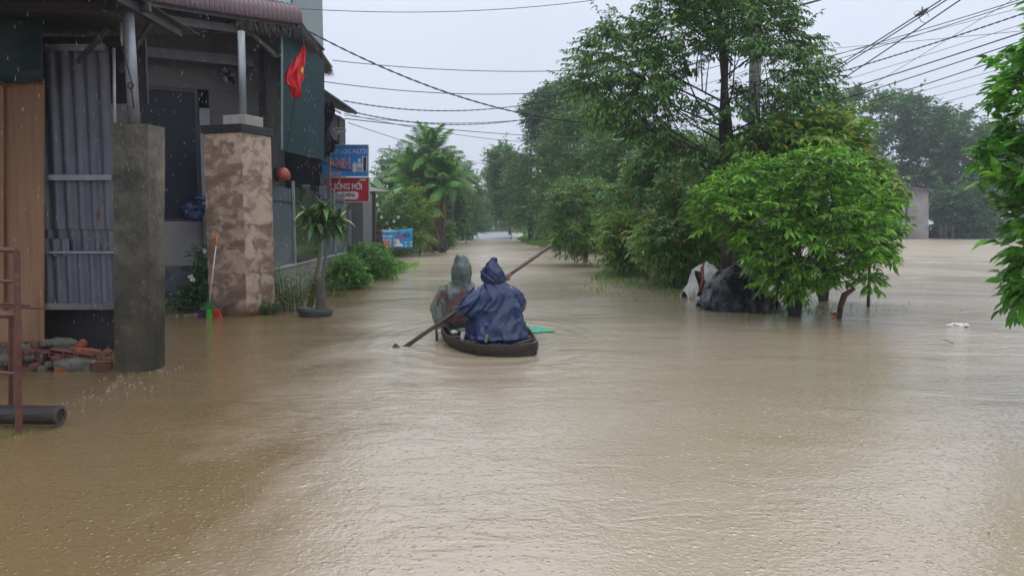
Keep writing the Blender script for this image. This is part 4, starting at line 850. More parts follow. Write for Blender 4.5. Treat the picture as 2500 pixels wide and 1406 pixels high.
m1.build('frame', mframe, s1)
txt('MÁY LỌC NƯỚC', 'lettering', s1, mwh, P(799, 375.5, DS - .015), .17, bold=.0005, sx_=.88)
for bo, mt, dy in ((.012, mwh, 0), (.0, mpink, -.006)): txt('ANH', 'lettering', s1, mt, P(802, 411.5, DS - .015 + dy), .38, bold=bo + .004, sx_=.72)
txt('246 234', 'lettering', s1, M('pink_print', (.8, .5, .55), rough=.5), P(806, 427.2, DS - .015), .115, bold=.003, sx_=.80)
def flat(pts, D, mat, name, root, dz=.006):
    m_ = MB(); a_ = [P(x_, y_, D) for x_, y_ in pts]; n = len(a_); b_ = [p + Vector((0, dz, 0)) for p in a_]
    m_.add(a_ + b_, [tuple(range(n)), tuple(range(n, 2 * n))[::-1]] + [(i, (i + 1) % n, n + (i + 1) % n, n + i) for i in range(n)]); return m_.build(name, mat, root)
def pill(x0, y0, x1, y1, k=6, r=None):
    r = r or min(x1 - x0, y1 - y0) / 2; o = []
    for cx, cy, s_ in ((x1 - r, y1 - r, 0), (x0 + r, y1 - r, 1), (x0 + r, y0 + r, 2), (x1 - r, y0 + r, 3)):
        for j in range(k + 1): a_ = (s_ + j / k) * PI / 2; o.append((cx + r * math.cos(a_), cy + r * math.sin(a_)))
    return o
flat(pill(861, 397, 870.5, 421), DS - .012, mwh, 'bottle_print', s1)
for x_ in (872, 877, 882): flat(pill(x_, 398, x_ + 4.5, 410), DS - .012, mwh, 'filter_print', s1); flat(pill(x_, 412, x_ + 3.5, 420), DS - .012, mframe, 'filter_print', s1)
flat(pill(874, 387, 880.5, 397), DS - .012, mwh, 'filter_print', s1)
flat([(884, 382), (896, 382), (896, 420), (884, 420)], DS - .012, mwh, 'cabinet_print', s1); flat([(887, 383.5), (894, 383.5), (894, 418.5), (887, 418.5)], DS - .018, mdk, 'cabinet_print', s1)
s2 = empty('red_sign', P(830, 492, DS), 'red shop sign with white lettering below the blue sign', 'sign')
sl_(786, 434.5, 901.5, 492.5, DS - .02).build('board', mred, s2); m1 = MB()
for a_, b_ in (((786, 434), (901.5, 434)), ((786, 493), (901.5, 493)), ((901.5, 434), (901.5, 493))): m1.bar(P(*a_, DS - .03), P(*b_, DS - .03), .03, .022)
m1.build('frame', mframe, s2)
txt('C SỐNG MỚI', 'lettering', s2, mwh, P(884, 462.8, DS - .036), .225, bold=.006, sx_=.70, align='RIGHT')
flat(pill(820, 468, 875, 487, r=7), DS - .032, mwh, 'label_print', s2); txt('DI ĐỘNG', 'lettering', s2, mred, P(867, 479.5, DS - .04), .10, bold=.003, sx_=.8, align='RIGHT')
txt('viettel', 'lettering', s2, mwh, P(878, 441.5, DS - .036), .085, bold=.002, sx_=.8)
# chain-like cable in front of the sign
m1 = MB()
for k in range(34):
    t = k / 33; p = P(788 + 68 * t, 396 + 20 * t + 5 * math.sin(PI * t), 18.6); m1.box(p, (.022, .02, .05), rz=.2 * (k % 2))
m1.tube([P(785, 395, 18.6), P(820, 409, 18.6), P(860, 417, 18.6)], .008, 5); m1.build('spiked_strip', mdk, label='dark toothed strip hanging across the blue sign', cat='strip')
# banner
DB = 33.0; bn = empty('banner', P(967, 605, DB), 'blue vinyl sale banner tied between plants by the road', 'banner')
mban = M('banner_blue', (.012, .22, .62), (.02, .36, .66), rough=.3, scale=.8)
def bfn(u, v): return P(926 + 81 * u, 560 - 2.5 * u * (1 - v) + 2.6 * math.sin(PI * u) * (1 - v) + 48 * v - 1.5 * math.sin(PI * u) * v, DB - .03 * math.sin(u * 17 + v * 2))
m1 = MB(); m1.grid(bfn, 30, 12); m1.build('sheet', mban, bn, smooth=True, solid=.004)
db = DB - .06
txt('VƯỢT', 'lettering', bn, M('banner_red', (.75, .02, .05), rough=.5), P(967, 580.5, db), .20, bold=.006, sx_=.72, font_shear=.2); txt('TRỘI', 'lettering', bn, mdk, P(983, 577.5, db - .01), .20, bold=.004, sx_=.72)
txt('MÁY LẠNH', 'lettering', bn, mwh, P(932, 580, db), .13, bold=.005, sx_=.72)
flat(pill(933, 584, 955, 597, r=3), db, mwh, 'price_print', bn); txt('GIÁ CHỈ', 'lettering', bn, mred, P(937, 588.5, db - .01), .07, bold=.003); txt('1.310.000', 'lettering', bn, mred, P(934.5, 594.5, db - .01), .11, bold=.004, sx_=.75)
flat(pill(934, 598.5, 957, 604, r=2), db, M('banner_orange', (.75, .22, .04), rough=.5), 'strip_print', bn)
flat([(961, 584), (974, 584), (976, 592), (984, 597), (984, 602), (962, 602)], db, mwh, 'appliance_print', bn); flat(pill(962.5, 586, 967.5, 598), db - .01, M('grey_print', (.3, .32, .38), rough=.5), 'appliance_print', bn)
flat([(934, 563.5), (968, 563), (968, 566), (936, 566.5)], db, M('pale_yellow_print', (.65, .68, .45), rough=.5), 'header_print', bn); flat(pill(928, 562, 934, 568), db, M('yellow_print', (.8, .7, .1), rough=.5), 'logo_print', bn)
for x_, y_ in ((987, 592), (987, 600), (1000, 591), (1000, 599)): flat(pill(x_, y_ - 1.5, x_ + 7, y_ + 2), db, M('lime_print', (.55, .7, .3), rough=.5), 'badge_print', bn)
# ------------------------------------------------------------------ trees and shrubs
LM = dict(
 bright=leafmat('bright_green_leaf', (0.070, 0.19, 0.020), (0.18, 0.40, 0.040), (.32, .48, .07), transl=.35),
 big=leafmat('tree_leaf_green', (0.034, 0.098, 0.022), (0.098, 0.215, 0.042), (.17, .30, .06), transl=.32),
 mid=leafmat('shrub_leaf_green', (0.045, 0.125, 0.025), (0.115, 0.25, 0.040), (.26, .17, .06), transl=.3, spec=.35),
 yel=leafmat('yellowing_leaf', (0.08, 0.19, 0.028), (0.19, 0.31, 0.05), (.40, .24, .08), transl=.35),
 weed=leafmat('bank_weed_leaf', (.06, .19, .025), (.14, .33, .045), (.22, .40, .08), transl=.35),
 dark=leafmat('dark_far_leaf', (0.036, 0.098, 0.036), (0.085, 0.18, 0.055), transl=.25, nscale=.2, rough=.6, spec=.2),
 mass=leafmat('grey_green_leaf', (0.052, 0.120, 0.034), (0.120, 0.225, 0.058), transl=.28, nscale=.35, rough=.55, spec=.25),
 edge=leafmat('edge_tree_leaf', (0.034, 0.125, 0.014), (0.11, 0.31, 0.030), (.18, .42, .05), transl=.38),
)
# far wood on the right, behind the flooded field
wood = [
 ([(1420, 380), (1500, 300), (1600, 330), (1690, 420), (1700, 560), (1430, 570)], 92, 5, (1560, 578)),
 ([(1640, 345), (1760, 330), (1900, 350), (1930, 570), (1640, 570)], 94, 5, (1780, 577)),
 ([(1880, 380), (1960, 310), (2060, 300), (2120, 400), (2110, 560), (1890, 565)], 95, 5, (2000, 577)),
 ([(2035, 275), (2070, 226), (2130, 222), (2190, 232), (2240, 300), (2250, 450), (2150, 520), (2040, 480)], 98, 6, (2130, 575)),
 ([(2170, 250), (2230, 232), (2290, 270), (2330, 330), (2340, 470), (2220, 500)], 99, 6, (2290, 576)),
 ([(2260, 300), (2300, 262), (2360, 272), (2420, 330), (2440, 470), (2400, 540), (2280, 540)], 94, 6, (2350, 577)),
 ([(2380, 330), (2440, 290), (2530, 310), (2600, 400), (2600, 560), (2400, 560)], 92, 6, (2480, 577)),
 ([(2290, 470), (2380, 450), (2420, 500), (2410, 565), (2300, 568)], 86, 3, (2360, 578))]
wl_ = ['low dark wood edge seen between the tall tree and the road trees', 'dark wood behind the tall tree trunk', 'hazy wood crown behind the bright bush, left of the shed', 'tallest hazy tree crown over the far grey shed',
       'hazy dark tree right behind the far grey shed', 'hazy dark tree with knobbly top right of the far shed', 'hazy tree behind the right edge foliage', 'low dark thicket right of the far grey shed']
for i, (pl, D, dp, bp_) in enumerate(wood):
    D *= .88
    tree('far_tree', wl_[i], 'tree', pl, D, dp, (bp_[0], bp_[1], D), LM['dark'], ncl=46, cr=1.7, ntw=26, nl=7, L=.62, Wd=.30, tr=.28, group='trees of the hazy wood across the field', twr=0, droop=.1, up=.3)
# trees along the road, right side
road_t = [
 ([(1188, 440), (1195, 375), (1222, 350), (1262, 385), (1290, 460), (1290, 540), (1215, 520)], 76, 3, (1245, 574), LM['mass'], .32, 'slim tree leaning over the far road end on the right', 1.0),
 ([(1240, 430), (1290, 320), (1340, 280), (1400, 300), (1420, 420), (1400, 560), (1290, 560), (1250, 520)], 60, 3.5, (1297, 588), LM['mass'], .27, 'large round road tree with the visible leaning trunk', 1.0),
 ([(1330, 300), (1390, 240), (1470, 240), (1500, 330), (1500, 570), (1380, 585), (1320, 560), (1310, 400)], 45, 3, (1400, 606), LM['mass'], .22, 'dense grey-green road tree left of the tall tree', .9),
 ([(1280, 260), (1320, 225), (1390, 205), (1450, 225), (1480, 300), (1400, 330), (1300, 320)], 58, 3, (1380, 600), LM['dark'], .3, 'feathery crown rising above the road trees', .8),
 ([(1430, 320), (1520, 300), (1600, 340), (1640, 430), (1630, 560), (1480, 590), (1430, 560)], 38, 2.5, (1520, 618), LM['mass'], .2, 'shaded tree between the road trees and the tall tree', .8),
 ([(1560, 360), (1660, 320), (1800, 330), (1930, 360), (1960, 480), (1900, 590), (1600, 590), (1540, 500)], 33, 2.2, (1740, 629), LM['mid'], .17, 'broad leafy tree low behind the trunks of the tall tree', .7)]
for pl, D, dp, bp_, lm, L_, lb, cr_ in road_t:
    tree('road_tree', lb, 'tree', pl, D, dp, (bp_[0], bp_[1]), lm, ncl=84, cr=cr_ * 1.05, ntw=34, nl=8, L=L_, Wd=L_ * .5, tr=.17, group='trees along the right of the road', twr=0, stems=[(0, 0, .85), (-.3, .2, .8)] if L_ == .27 else None)
# distant end of the road
for i, (pl, D, lb) in enumerate([
    ([(1150, 520), (1160, 480), (1200, 468), (1240, 480), (1240, 535), (1160, 545)], 128, 'misty tree left of centre at the far road end'),
    ([(1215, 500), (1250, 470), (1300, 480), (1320, 540), (1230, 545)], 134, 'misty tree at the centre of the far road end'),
    ([(1290, 470), (1350, 450), (1420, 480), (1420, 550), (1300, 550)], 140, 'misty tree behind the leaning road trunk'),
    ([(1060, 470), (1110, 440), (1170, 470), (1180, 545), (1070, 550)], 120, 'misty tree behind the left hedge row'),
    ([(1130, 505), (1165, 490), (1200, 500), (1200, 552), (1130, 555)], 118, 'low misty shrubbery beside the far road bend'),
    ([(1240, 525), (1270, 512), (1300, 525), (1300, 552), (1240, 552)], 150, 'low misty shrubbery right of the yellow wall')]):
    tree('misty_tree', lb, 'tree', pl, D, 4, ((pl[0][0] + pl[-2][0]) / 2, 560, D), LM['dark'], ncl=26, cr=1.8, ntw=22, nl=6, L=.7, Wd=.36, tr=.22, group='misty trees at the far end of the road', twr=0, droop=.1)
# left row behind the palm
for pl, D, dp, bp_, lb in [
    ([(1090, 480), (1110, 415), (1140, 405), (1175, 440), (1182, 540), (1170, 572), (1100, 575)], 68, 3, (1130, 582), 'dark trees past the hedge on the left of the road'),
    ([(1060, 440), (1090, 380), (1120, 390), (1140, 440), (1130, 560), (1080, 580)], 56, 2.5, (1100, 590), 'dim green tree right behind the palm clump'),
    ([(925, 430), (960, 380), (1010, 390), (1040, 440), (1030, 560), (930, 560)], 50, 2.5, (985, 600), 'shadowy tree left behind the palm clump')]:
    tree('hedge_tree', lb, 'tree', pl, D, dp, (bp_[0], bp_[1], D), LM['mass'], ncl=44, cr=1.0, ntw=26, nl=7, L=.3, Wd=.15, tr=.12, group='trees behind the palm on the left', twr=0)
# clipped hedge plant
def shrub(name, label, cat, pl, D, dp, bp_, lm, **k):
    kw = dict(ncl=30, cr=.35, ntw=18, nl=7, L=.10, Wd=.045, tr=.03, twr=.003); kw.update(k); return tree(name, label, cat, pl, D, dp, bp_, lm, **kw)
shrub('hedge', 'rounded clipped green hedge right of the palm trunks', 'hedge', [(1076, 548), (1090, 536), (1104, 545), (1106, 600), (1076, 606)], 44, .5, (1091, 606, 44), LM['mid'], ncl=26, cr=.4, L=.12, Wd=.06, base_z=.05)
shrub('flower_bush', 'leafy bush with white blooms behind the brick stack', 'bush', [(905, 520), (915, 475), (960, 460), (1005, 490), (1010, 570), (1000, 600), (905, 600)], 34.5, 1.0, (955, 606, 34.5), LM['mid'], ncl=44, cr=.5, L=.15, Wd=.07, base_z=.05)
# verge growth on the left: weeds mound
for pl, D, lb in [([(806, 660), (820, 632), (860, 622), (890, 650), (905, 690), (860, 705), (800, 712)], 17.6, 'lush weeds heaped against the end of the low wall'),
               ([(840, 625), (880, 594), (935, 598), (965, 640), (968, 672), (870, 690)], 20.5, 'leafy weed mound below the red brick stack'),
               ([(885, 645), (930, 632), (965, 642), (985, 660), (950, 672), (885, 682)], 23.0, 'low weed mound reaching furthest over the water')]:
    shrub('weed_mound', lb, 'weeds', pl, D, .6, ((pl[0][0] + pl[2][0]) / 2, pl[-1][1], D), LM['weed'], ncl=90, cr=.17, ntw=12, nl=7, L=.075, Wd=.032, tr=.01, group='weed mounds on the left verge', base_z=.05)
shrub('young_plant', 'bright yellow-green young palm leaves right of the banner', 'plant', [(1000, 470), (1025, 460), (1045, 480), (1050, 590), (1005, 600)], 35.5, .7, (1025, 612, 35.5), LM['yel'], ncl=18, cr=.45, L=.35, Wd=.05, base_z=.05)
# tufts at the wall foot and by the column
def upright(name, label, px, py, D, n, h, spread, lm, L=.10):
    b = P(px, py, D); b.z = -.03; r = empty(name, b, label, 'plant'); m1 = MB(); ps = []; ds = []; us = []
    for i in range(n):
        a0 = random.uniform(0, 2 * PI); rr = spread * math.sqrt(random.random()); a_ = b + Vector((math.cos(a0) * rr, math.sin(a0) * rr * .6, 0)); hh = h * random.uniform(.5, 1.1)
        tp = a_ + Vector((math.cos(a0) * rr * .5 + random.uniform(-.05, .05), 0, hh)); m1.tube([a_, a_.lerp(tp, .5), tp], [.006, .005, .002], 4, cap=False)
        for k in range(14):
            t = .15 + .85 * k / 13; p = a_.lerp(tp, t); a1 = random.uniform(0, 2 * PI); ps.append(p); ds.append((math.cos(a1), math.sin(a1), random.uniform(.5, 1.4))); us.append((0, 0, 1))
    m1.build('stems', BARK, r); V, T = leaves(np.array(ps), np.array(ds, float), np.array(us, float) + rng.normal(size=(len(us), 3)) * .3, L, L * .22, droop=.3); npmesh('leaves', V, T, lm, r, kind='stuff')
upright('weed_plant', 'tall upright weeds at the foot of the low wall', 722, 752, 12.9, 34, .78, .30, LM['mid'], .13)
upright('weed_plant', 'short weeds growing at the right foot of the tiled column', 655, 770, 12.4, 20, .25, .16, LM['mid'], .09)
upright('weed_plant', 'shaggy weeds against the middle of the low wall', 800, 715, 15.5, 26, .5, .35, LM['mid'], .11)
# dark porch shrub with white flowers
r = shrub('porch_shrub', 'dark shrub with a few white flowers behind the broom', 'shrub', [(470, 620), (490, 598), (515, 602), (516, 740), (440, 760), (425, 730), (465, 690)], 12.95, .25, (490, 765, 12.95), LM['dark'], ncl=26, cr=.2, ntw=10, nl=6, L=.08, Wd=.045, tr=.015)
mflw = M('white_petal', (.75, .75, .72), rough=.5)
def flower(root, p, s_, mat, n=6):
    m1 = MB()
    for k in range(n):
        a0 = 2 * PI * k / n + random.random(); d_ = Vector((math.cos(a0), random.uniform(-.5, .1), math.sin(a0))); sd = Vector((-math.sin(a0), 0, math.cos(a0)))
        m1.add([p, p + d_ * s_ * .55 + sd * s_ * .3, p + d_ * s_, p + d_ * s_ * .55 - sd * s_ * .3], [(0, 1, 2, 3)])
    m1.build('flower', mat, root)
for px, py in ((466, 676), (471, 682), (500, 612), (487, 772)): flower(r, P(px, py, 12.6), .05, mflw)
fb = [o for o in C.objects if o.name.startswith('flower_bush')][0]
for px, py in ((918, 478), (922, 500), (915, 520), (945, 545), (962, 540), (932, 530), (905, 545), (972, 530), (952, 560), (925, 512)): flower(fb, P(px, py, 33.2), .085, mflw)

# middle shrubs
mids = [
 ([(1345, 490), (1370, 440), (1420, 450), (1470, 440), (1490, 500), (1490, 600), (1420, 620), (1350, 600)], 27, 1.3, (1430, 640), LM['mid'], 'leafy flowering shrub nearest the road, behind the paddle tip'),
 ([(1470, 470), (1520, 425), (1580, 420), (1640, 470), (1640, 600), (1570, 650), (1490, 640), (1465, 560)], 23.5, 1.3, (1565, 652), LM['mid'], 'dense shrub with rusty seed heads in the middle of the thicket'),
 ([(1480, 540), (1540, 520), (1590, 560), (1590, 640), (1530, 650), (1480, 620)], 21.5, .8, (1525, 664), LM['yel'], 'yellowish shrub drooping into the water left of the white sack'),
 ([(1600, 440), (1680, 400), (1740, 430), (1740, 600), (1690, 640), (1600, 640)], 19.5, 1.2, (1690, 687), LM['mid'], 'dark olive shrub behind the white sack'),
 ([(1560, 560), (1620, 520), (1680, 560), (1720, 620), (1680, 660), (1580, 640)], 18.3, .8, (1640, 700), LM['yel'], 'low shrub with hanging leaves above the white sack'),
 ([(1540, 380), (1620, 330), (1700, 350), (1730, 420), (1650, 470), (1550, 460)], 22, 1.2, (1640, 660), LM['big'], 'shaded branches low under the tall tree')]
for i, (pl, D, dp, bp_, lm, lb) in enumerate(mids):
    r = shrub('thicket_shrub', lb, 'shrub', pl, D, dp, bp_, lm, ncl=58, cr=.42, ntw=18, nl=8, L=.17, Wd=.06, tr=.045, group='shrubs of the flooded thicket', up=.15, droop=.5, stems=[(0, 0, .9), (-.25, .1, .8), (.3, 0, .85)])
    if i < 2:
        for px, py in (((1488, 486), (1495, 491), (1485, 489)) if i == 0 else ((1553, 500), (1551, 506))):
            p = P(px, py, D - 1.4); flower(r, p, .09, M('mauve_petal' if i == 0 else 'pale_pink_petal', (.45, .12, .52) if i == 0 else (.5, .3, .35), rough=.6), 9)
    if lm is LM['mid']:
        m1 = MB()
        for k in range(9):
            px = random.uniform(min(a[0] for a in pl) + 20, max(a[0] for a in pl) - 20); py = random.uniform(min(a[1] for a in pl), max(a[1] for a in pl) - 60); p = P(px, py, D - .9 * dp)
            for j in range(9): m1.ball(p + Vector((random.uniform(-.07, .07), random.uniform(-.05, .05), random.uniform(-.08, .06))), .018, 5, 4)
        m1.build('seed_heads', M('rusty_seed', (.20, .075, .045), (.14, .06, .03), rough=.8), r, kind='stuff')
for pl, D, bp_, lb, lm in (([(1690, 470), (1730, 430), (1790, 430), (1830, 480), (1830, 600), (1790, 640), (1710, 640), (1680, 560)], 17.2, (1765, 700), 'dark shrub hiding the trunks of the tall tree, left behind the bright bush', LM['mid']),
        ([(1600, 560), (1640, 530), (1700, 550), (1740, 600), (1720, 655), (1620, 650)], 17.8, (1665, 695), 'small shrub just above the white sack', LM['mid'])):
    shrub('thicket_shrub', lb, 'shrub', pl, D, 1.0, bp_, lm, ncl=52, cr=.36, ntw=18, nl=8, L=.16, Wd=.055, tr=.04, group='shrubs of the flooded thicket', up=.15, droop=.5, stems=[(0, 0, .9), (-.2, .1, .8)])
tree('creeper_tree', 'tall shrub with yellowing drooping leaves behind the bright bush', 'shrub', [(1790, 380), (1860, 320), (1940, 290), (2000, 262), (2050, 268), (2085, 310), (2105, 340), (2130, 375), (2110, 430), (2000, 450), (1850, 440)], 14.6, .9, (2010, 740, 14.6), LM['yel'], ncl=52, cr=.42, ntw=14, nl=8, L=.20, Wd=.075, tr=.05, up=.2, droop=.55, stems=[(-.5, 0, .85), (.4, 0, .9), (0, .1, .9)])
shrub('thicket_shrub', 'drooping reddish-tinged shrub at the right rim of the bright bush', 'shrub', [(2115, 410), (2150, 410), (2180, 440), (2192, 490), (2170, 530), (2115, 510)], 13.6, .5, (2120, 745, 13.6), LM['yel'], ncl=24, cr=.3, ntw=14, L=.17, Wd=.07, up=.1, droop=.7)

# tall tree and utility pole
pb = P(1832, 600, 19.0); up_ = empty('utility_pole', (pb.x, pb.y, 0), 'grey concrete utility pole standing behind the tall tree', 'utility pole')
mpole = M('pole_concrete', (.15, .15, .155), (.11, .11, .11), rough=.8, scale=6, stain=(.07, .065, .06), stscale=2)
MB().tube([(pb.x, pb.y, -.3), (pb.x, pb.y, 4), (pb.x, pb.y, 8.6)], [.17, .15, .12], 16).build('shaft', mpole, up_, smooth=True)
for z in (6.9, 5.6, 4.6): MB().box((pb.x, pb.y - .12, z), (.7, .08, .08)).build('crossarm', msteel, up_)
m1 = MB(); m1.ball(P(1826, 278, 18.7), (.16, .12, .22), 10, 8, .3, 3); m1.build('junction_box', mpole, up_)
m1 = MB(); m1.tube([P(1805, 330, 18.6), P(1835, 325, 18.6), P(1850, 290, 18.7), P(1842, 200, 18.7)], .03, 6); m1.build('service_cable', mdark, up_)
tall_poly = [(1560, -90), (1620, -190), (1740, -260), (1860, -200), (1935, -60), (1955, 70), (2010, 110), (2035, 165), (2048, 230), (2030, 300), (1960, 345), (1880, 360), (1800, 420), (1700, 400), (1600, 360), (1530, 330), (1450, 290), (1395, 215), (1405, 150), (1440, 70), (1490, 45), (1545, 60), (1590, 20)]
tree('tall_tree', 'tall open-crowned tree with two dark trunks, right of centre', 'tree', tall_poly, 15.6, 2.0, (1778, 720, 15.6), LM['big'], ncl=195, cr=.56, ntw=18, nl=12, L=.128, Wd=.052, tr=.105, bark=DARKBARK, twr=.0045, up=.05, droop=.75, stems=[(-.05, 0, 1.0), (-.40, .1, .85)], inset=12, flat=.35, base_z=-.1, hole=[(1660, 140), (1830, 120), (1900, 240), (1850, 340), (1700, 340), (1650, 250)])

# bright bush with leaves as parts
bush_poly = [(1680, 500), (1712, 445), (1780, 410), (1850, 388), (1930, 368), (2010, 358), (2070, 372), (2120, 415), (2165, 462), (2190, 530), (2190, 600), (2172, 640), (2140, 650), (2160, 725), (2110, 700), (2060, 690), (2010, 700), (1960, 740), (1900, 720), (1840, 680), (1815, 610), (1750, 575), (1695, 560)]
tree('bright_bush', 'bright green rounded bush standing in flood water, right foreground', 'bush', bush_poly, 12.2, 1.25, (1940, 772), LM['bright'], ncl=215, cr=.25, ntw=12, nl=9, L=.128, Wd=.042, tr=.055, bark=DARKBARK, twr=.004, up=.35, droop=.45, st=2, tip=True, nobj=300, stems=[(0, 0, .7), (-.35, .1, .75), (.38, -.1, .7), (.15, .15, .85)], inset=8, insf=.62)
r = empty('broken_branch', G(2040, 778), 'snapped reddish branch leaning into the water under the bright bush', 'branch')
MB().tube([G(2048, 776) + Vector((0, 0, -.1)), P(2052, 748, 11.8), P(2062, 720, 11.9), P(2085, 705, 12.0)], [.035, .045, .05, .03], 8).build('limb', M('red_brown_bark', (.13, .05, .035), (.07, .035, .03), rough=.8, scale=10, bump=.5), r)
m1 = MB(); m1.add([P(2024, 764, 11.7), P(2030, 780, 11.7), P(2040, 781, 11.7), P(2047, 762, 11.7), P(2036, 764, 11.76)], [(0, 1, 4), (1, 2, 4), (2, 3, 4), (0, 4, 3)]); m1.build('split_end', M('split_wood', (.32, .14, .07), (.2, .09, .05), rough=.7), r)

# right edge tree
edge_poly = [(x_ + 5, y_) for x_, y_ in [(2500, 60), (2560, -60), (2680, -100), (2800, 300), (2760, 700), (2600, 800), (2500, 765), (2462, 720), (2450, 640), (2440, 560), (2420, 480), (2372, 390), (2365, 340), (2440, 320), (2415, 230), (2440, 160)]]
tree('edge_tree', 'glossy green tree leaning in from the right edge, close to the viewer', 'tree', edge_poly, 6.3, .8, (2690, 1010), LM['edge'], ncl=150, cr=.20, ntw=7, nl=7, L=.13, Wd=.058, tr=.045, bark=DARKBARK, twr=.0035, up=.25, droop=.45, st=2, nobj=300, stems=[(0, 0, 1.0), (-.3, 0, .8)], insf=.6)

# potted two-stemmed plant
mlv = leafmat('variegated_leaf', (.03, .085, .022), (.10, .20, .05), (.50, .52, .22), transl=.2)
pg = G(786, 768); r = empty('potted_tree', pg, 'small two-stemmed ornamental tree with drooping leaves in a flooded pot', 'potted tree')
m1 = MB(); 
m1.tube([pg + Vector((0, 0, -.2)), pg + Vector((-.01, 0, .1)), P(781, 685, pg.y), P(781, 678, pg.y)], [.085, .082, .08, .07], 14)
m1.build('stump', M('grey_stump', (.11, .095, .085), (.07, .06, .055), rough=.85, scale=8, bump=.6), r, smooth=True)
for pts, rd in (([(776, 690), (771, 675), (778, 640), (781, 600), (780, 570), (779, 555)], [.035, .03, .026, .024, .024, .02]), ([(788, 688), (790, 670), (794, 630), (799, 600), (802, 560)], [.035, .028, .022, .02, .018]), ([(781, 592), (789, 582), (796, 568)], [.018, .016, .012])):
    m1 = MB(); m1.tube([P(a_, b_, pg.y) for a_, b_ in pts], rd, 9); m1.build('stem', M('pale_bark_stem', (.15, .13, .10), (.09, .08, .06), rough=.8, scale=12, bump=.4), r, smooth=True)
shv = []
for s_ in range(4):
    vv, tt = leaves(np.zeros((1, 3)), np.array([[1.0, 0, 0]]), np.array([[0, 0, 1.0]]), 1.0, .33, droop=.45 + .25 * s_, fold=.2, st=2); me = bpy.data.meshes.new('leaf'); me.from_pydata(vv.tolist(), [], tt.tolist()); me.materials.append(mlv); me.update(); shv.append(me)
heads = [P(775, 545, pg.y), P(806, 550, pg.y), P(758, 528, pg.y), P(790, 518, pg.y - .05), P(822, 535, pg.y + .05)]
for k in range(140):
    h_ = heads[k % 5]; a0 = k * 2.4; el_ = random.uniform(-.55, 1.1) if k % 4 else 1.2; d_ = Vector((math.cos(a0) * math.cos(el_), math.sin(a0) * math.cos(el_) * .9, math.sin(el_))); sdv = d_.cross(Vector((0, 0, 1))).normalized(); u = sdv.cross(d_)
    o = bpy.data.objects.new('leaf', shv[k % 4]); C.objects.link(o); o.parent = r; o.matrix_basis = Matrix.Translation(h_ + Vector((random.uniform(-.05, .05), random.uniform(-.05, .05), random.uniform(-.08, .08))) - pg) @ Matrix((d_, -sdv, u)).transposed().to_4x4() @ Matrix.Scale(random.uniform(.22, .36), 4)
pr = G(768, 772); m1 = MB(); n_ = 28; vs = []
for rr, z in ((.20, -.2), (.27, .05), (.285, .115), (.26, .12), (.24, .06)):
    vs += [Vector((pr.x + math.cos(2 * PI * k / n_) * rr, pr.y + .05 + math.sin(2 * PI * k / n_) * rr * .9, z + .028 * math.cos(2 * PI * k / n_ + 2.6) * (z > 0))) for k in range(n_)]
m1.add(vs, [(j * n_ + k, j * n_ + (k + 1) % n_, (j + 1) * n_ + (k + 1) % n_, (j + 1) * n_ + k) for j in range(4) for k in range(n_)]); m1.build('pot', M('black_pot', (.035, .036, .035), (.06, .06, .055), rough=.6, scale=6, bump=.4), r, smooth=True)

# palms
mfr = leafmat('palm_frond_green', (.065, .18, .03), (.13, .30, .05), (.2, .36, .07), transl=.25)
mfg = leafmat('grey_palm_frond', (.09, .15, .08), (.13, .20, .10), transl=.2)
mfd = leafmat('dead_frond', (.22, .10, .04), (.30, .15, .06), transl=.1)
def frond(Lr, nleaf, ll, arch, lift, wl, hang, mat):
    """rachis along +X, bending down; leaflets on both sides"""
    t = np.linspace(0, 1, 12); xs = Lr * t * (1 - .18 * arch * t); zs = Lr * (lift * t - arch * .62 * t ** 2.1)
    m1 = MB(); m1.tube([(a_, 0, b_) for a_, b_ in zip(xs, zs)], [.028 * Lr / 2 * (1 - .85 * a_) + .004 for a_ in t], 5)
    tt_ = np.linspace(.16, .99, nleaf); px = np.interp(tt_, t, xs); pz = np.interp(tt_, t, zs); prof_ = np.sin(PI * np.clip(tt_ * .9 + .1, 0, 1)) ** .6
    pos = np.concatenate([np.stack([px, np.zeros(nleaf), pz], 1)] * 2); sg = np.concatenate([np.ones(nleaf), -np.ones(nleaf)])
    tv = np.gradient(pz) / np.gradient(px); d = np.stack([np.tile(.75 + .3 * tt_, 2), sg * .9, np.tile(tv * .7, 2) - hang + rng.normal(size=2 * nleaf) * .12], 1)
    V, T = leaves(pos, d, np.tile([0, 0, 1.0], (2 * nleaf, 1)), ll * np.tile(prof_, 2) * rng.uniform(.85, 1.1, 2 * nleaf), wl, droop=.35, fold=.15)
    off = len(m1.v); vs = m1.v + V.tolist(); fs = m1.f + [tuple(x) for x in (T + off).tolist()]
    me = bpy.data.meshes.new('frond'); me.from_pydata(vs, [], fs); me.materials.append(mat); me.update(); return me
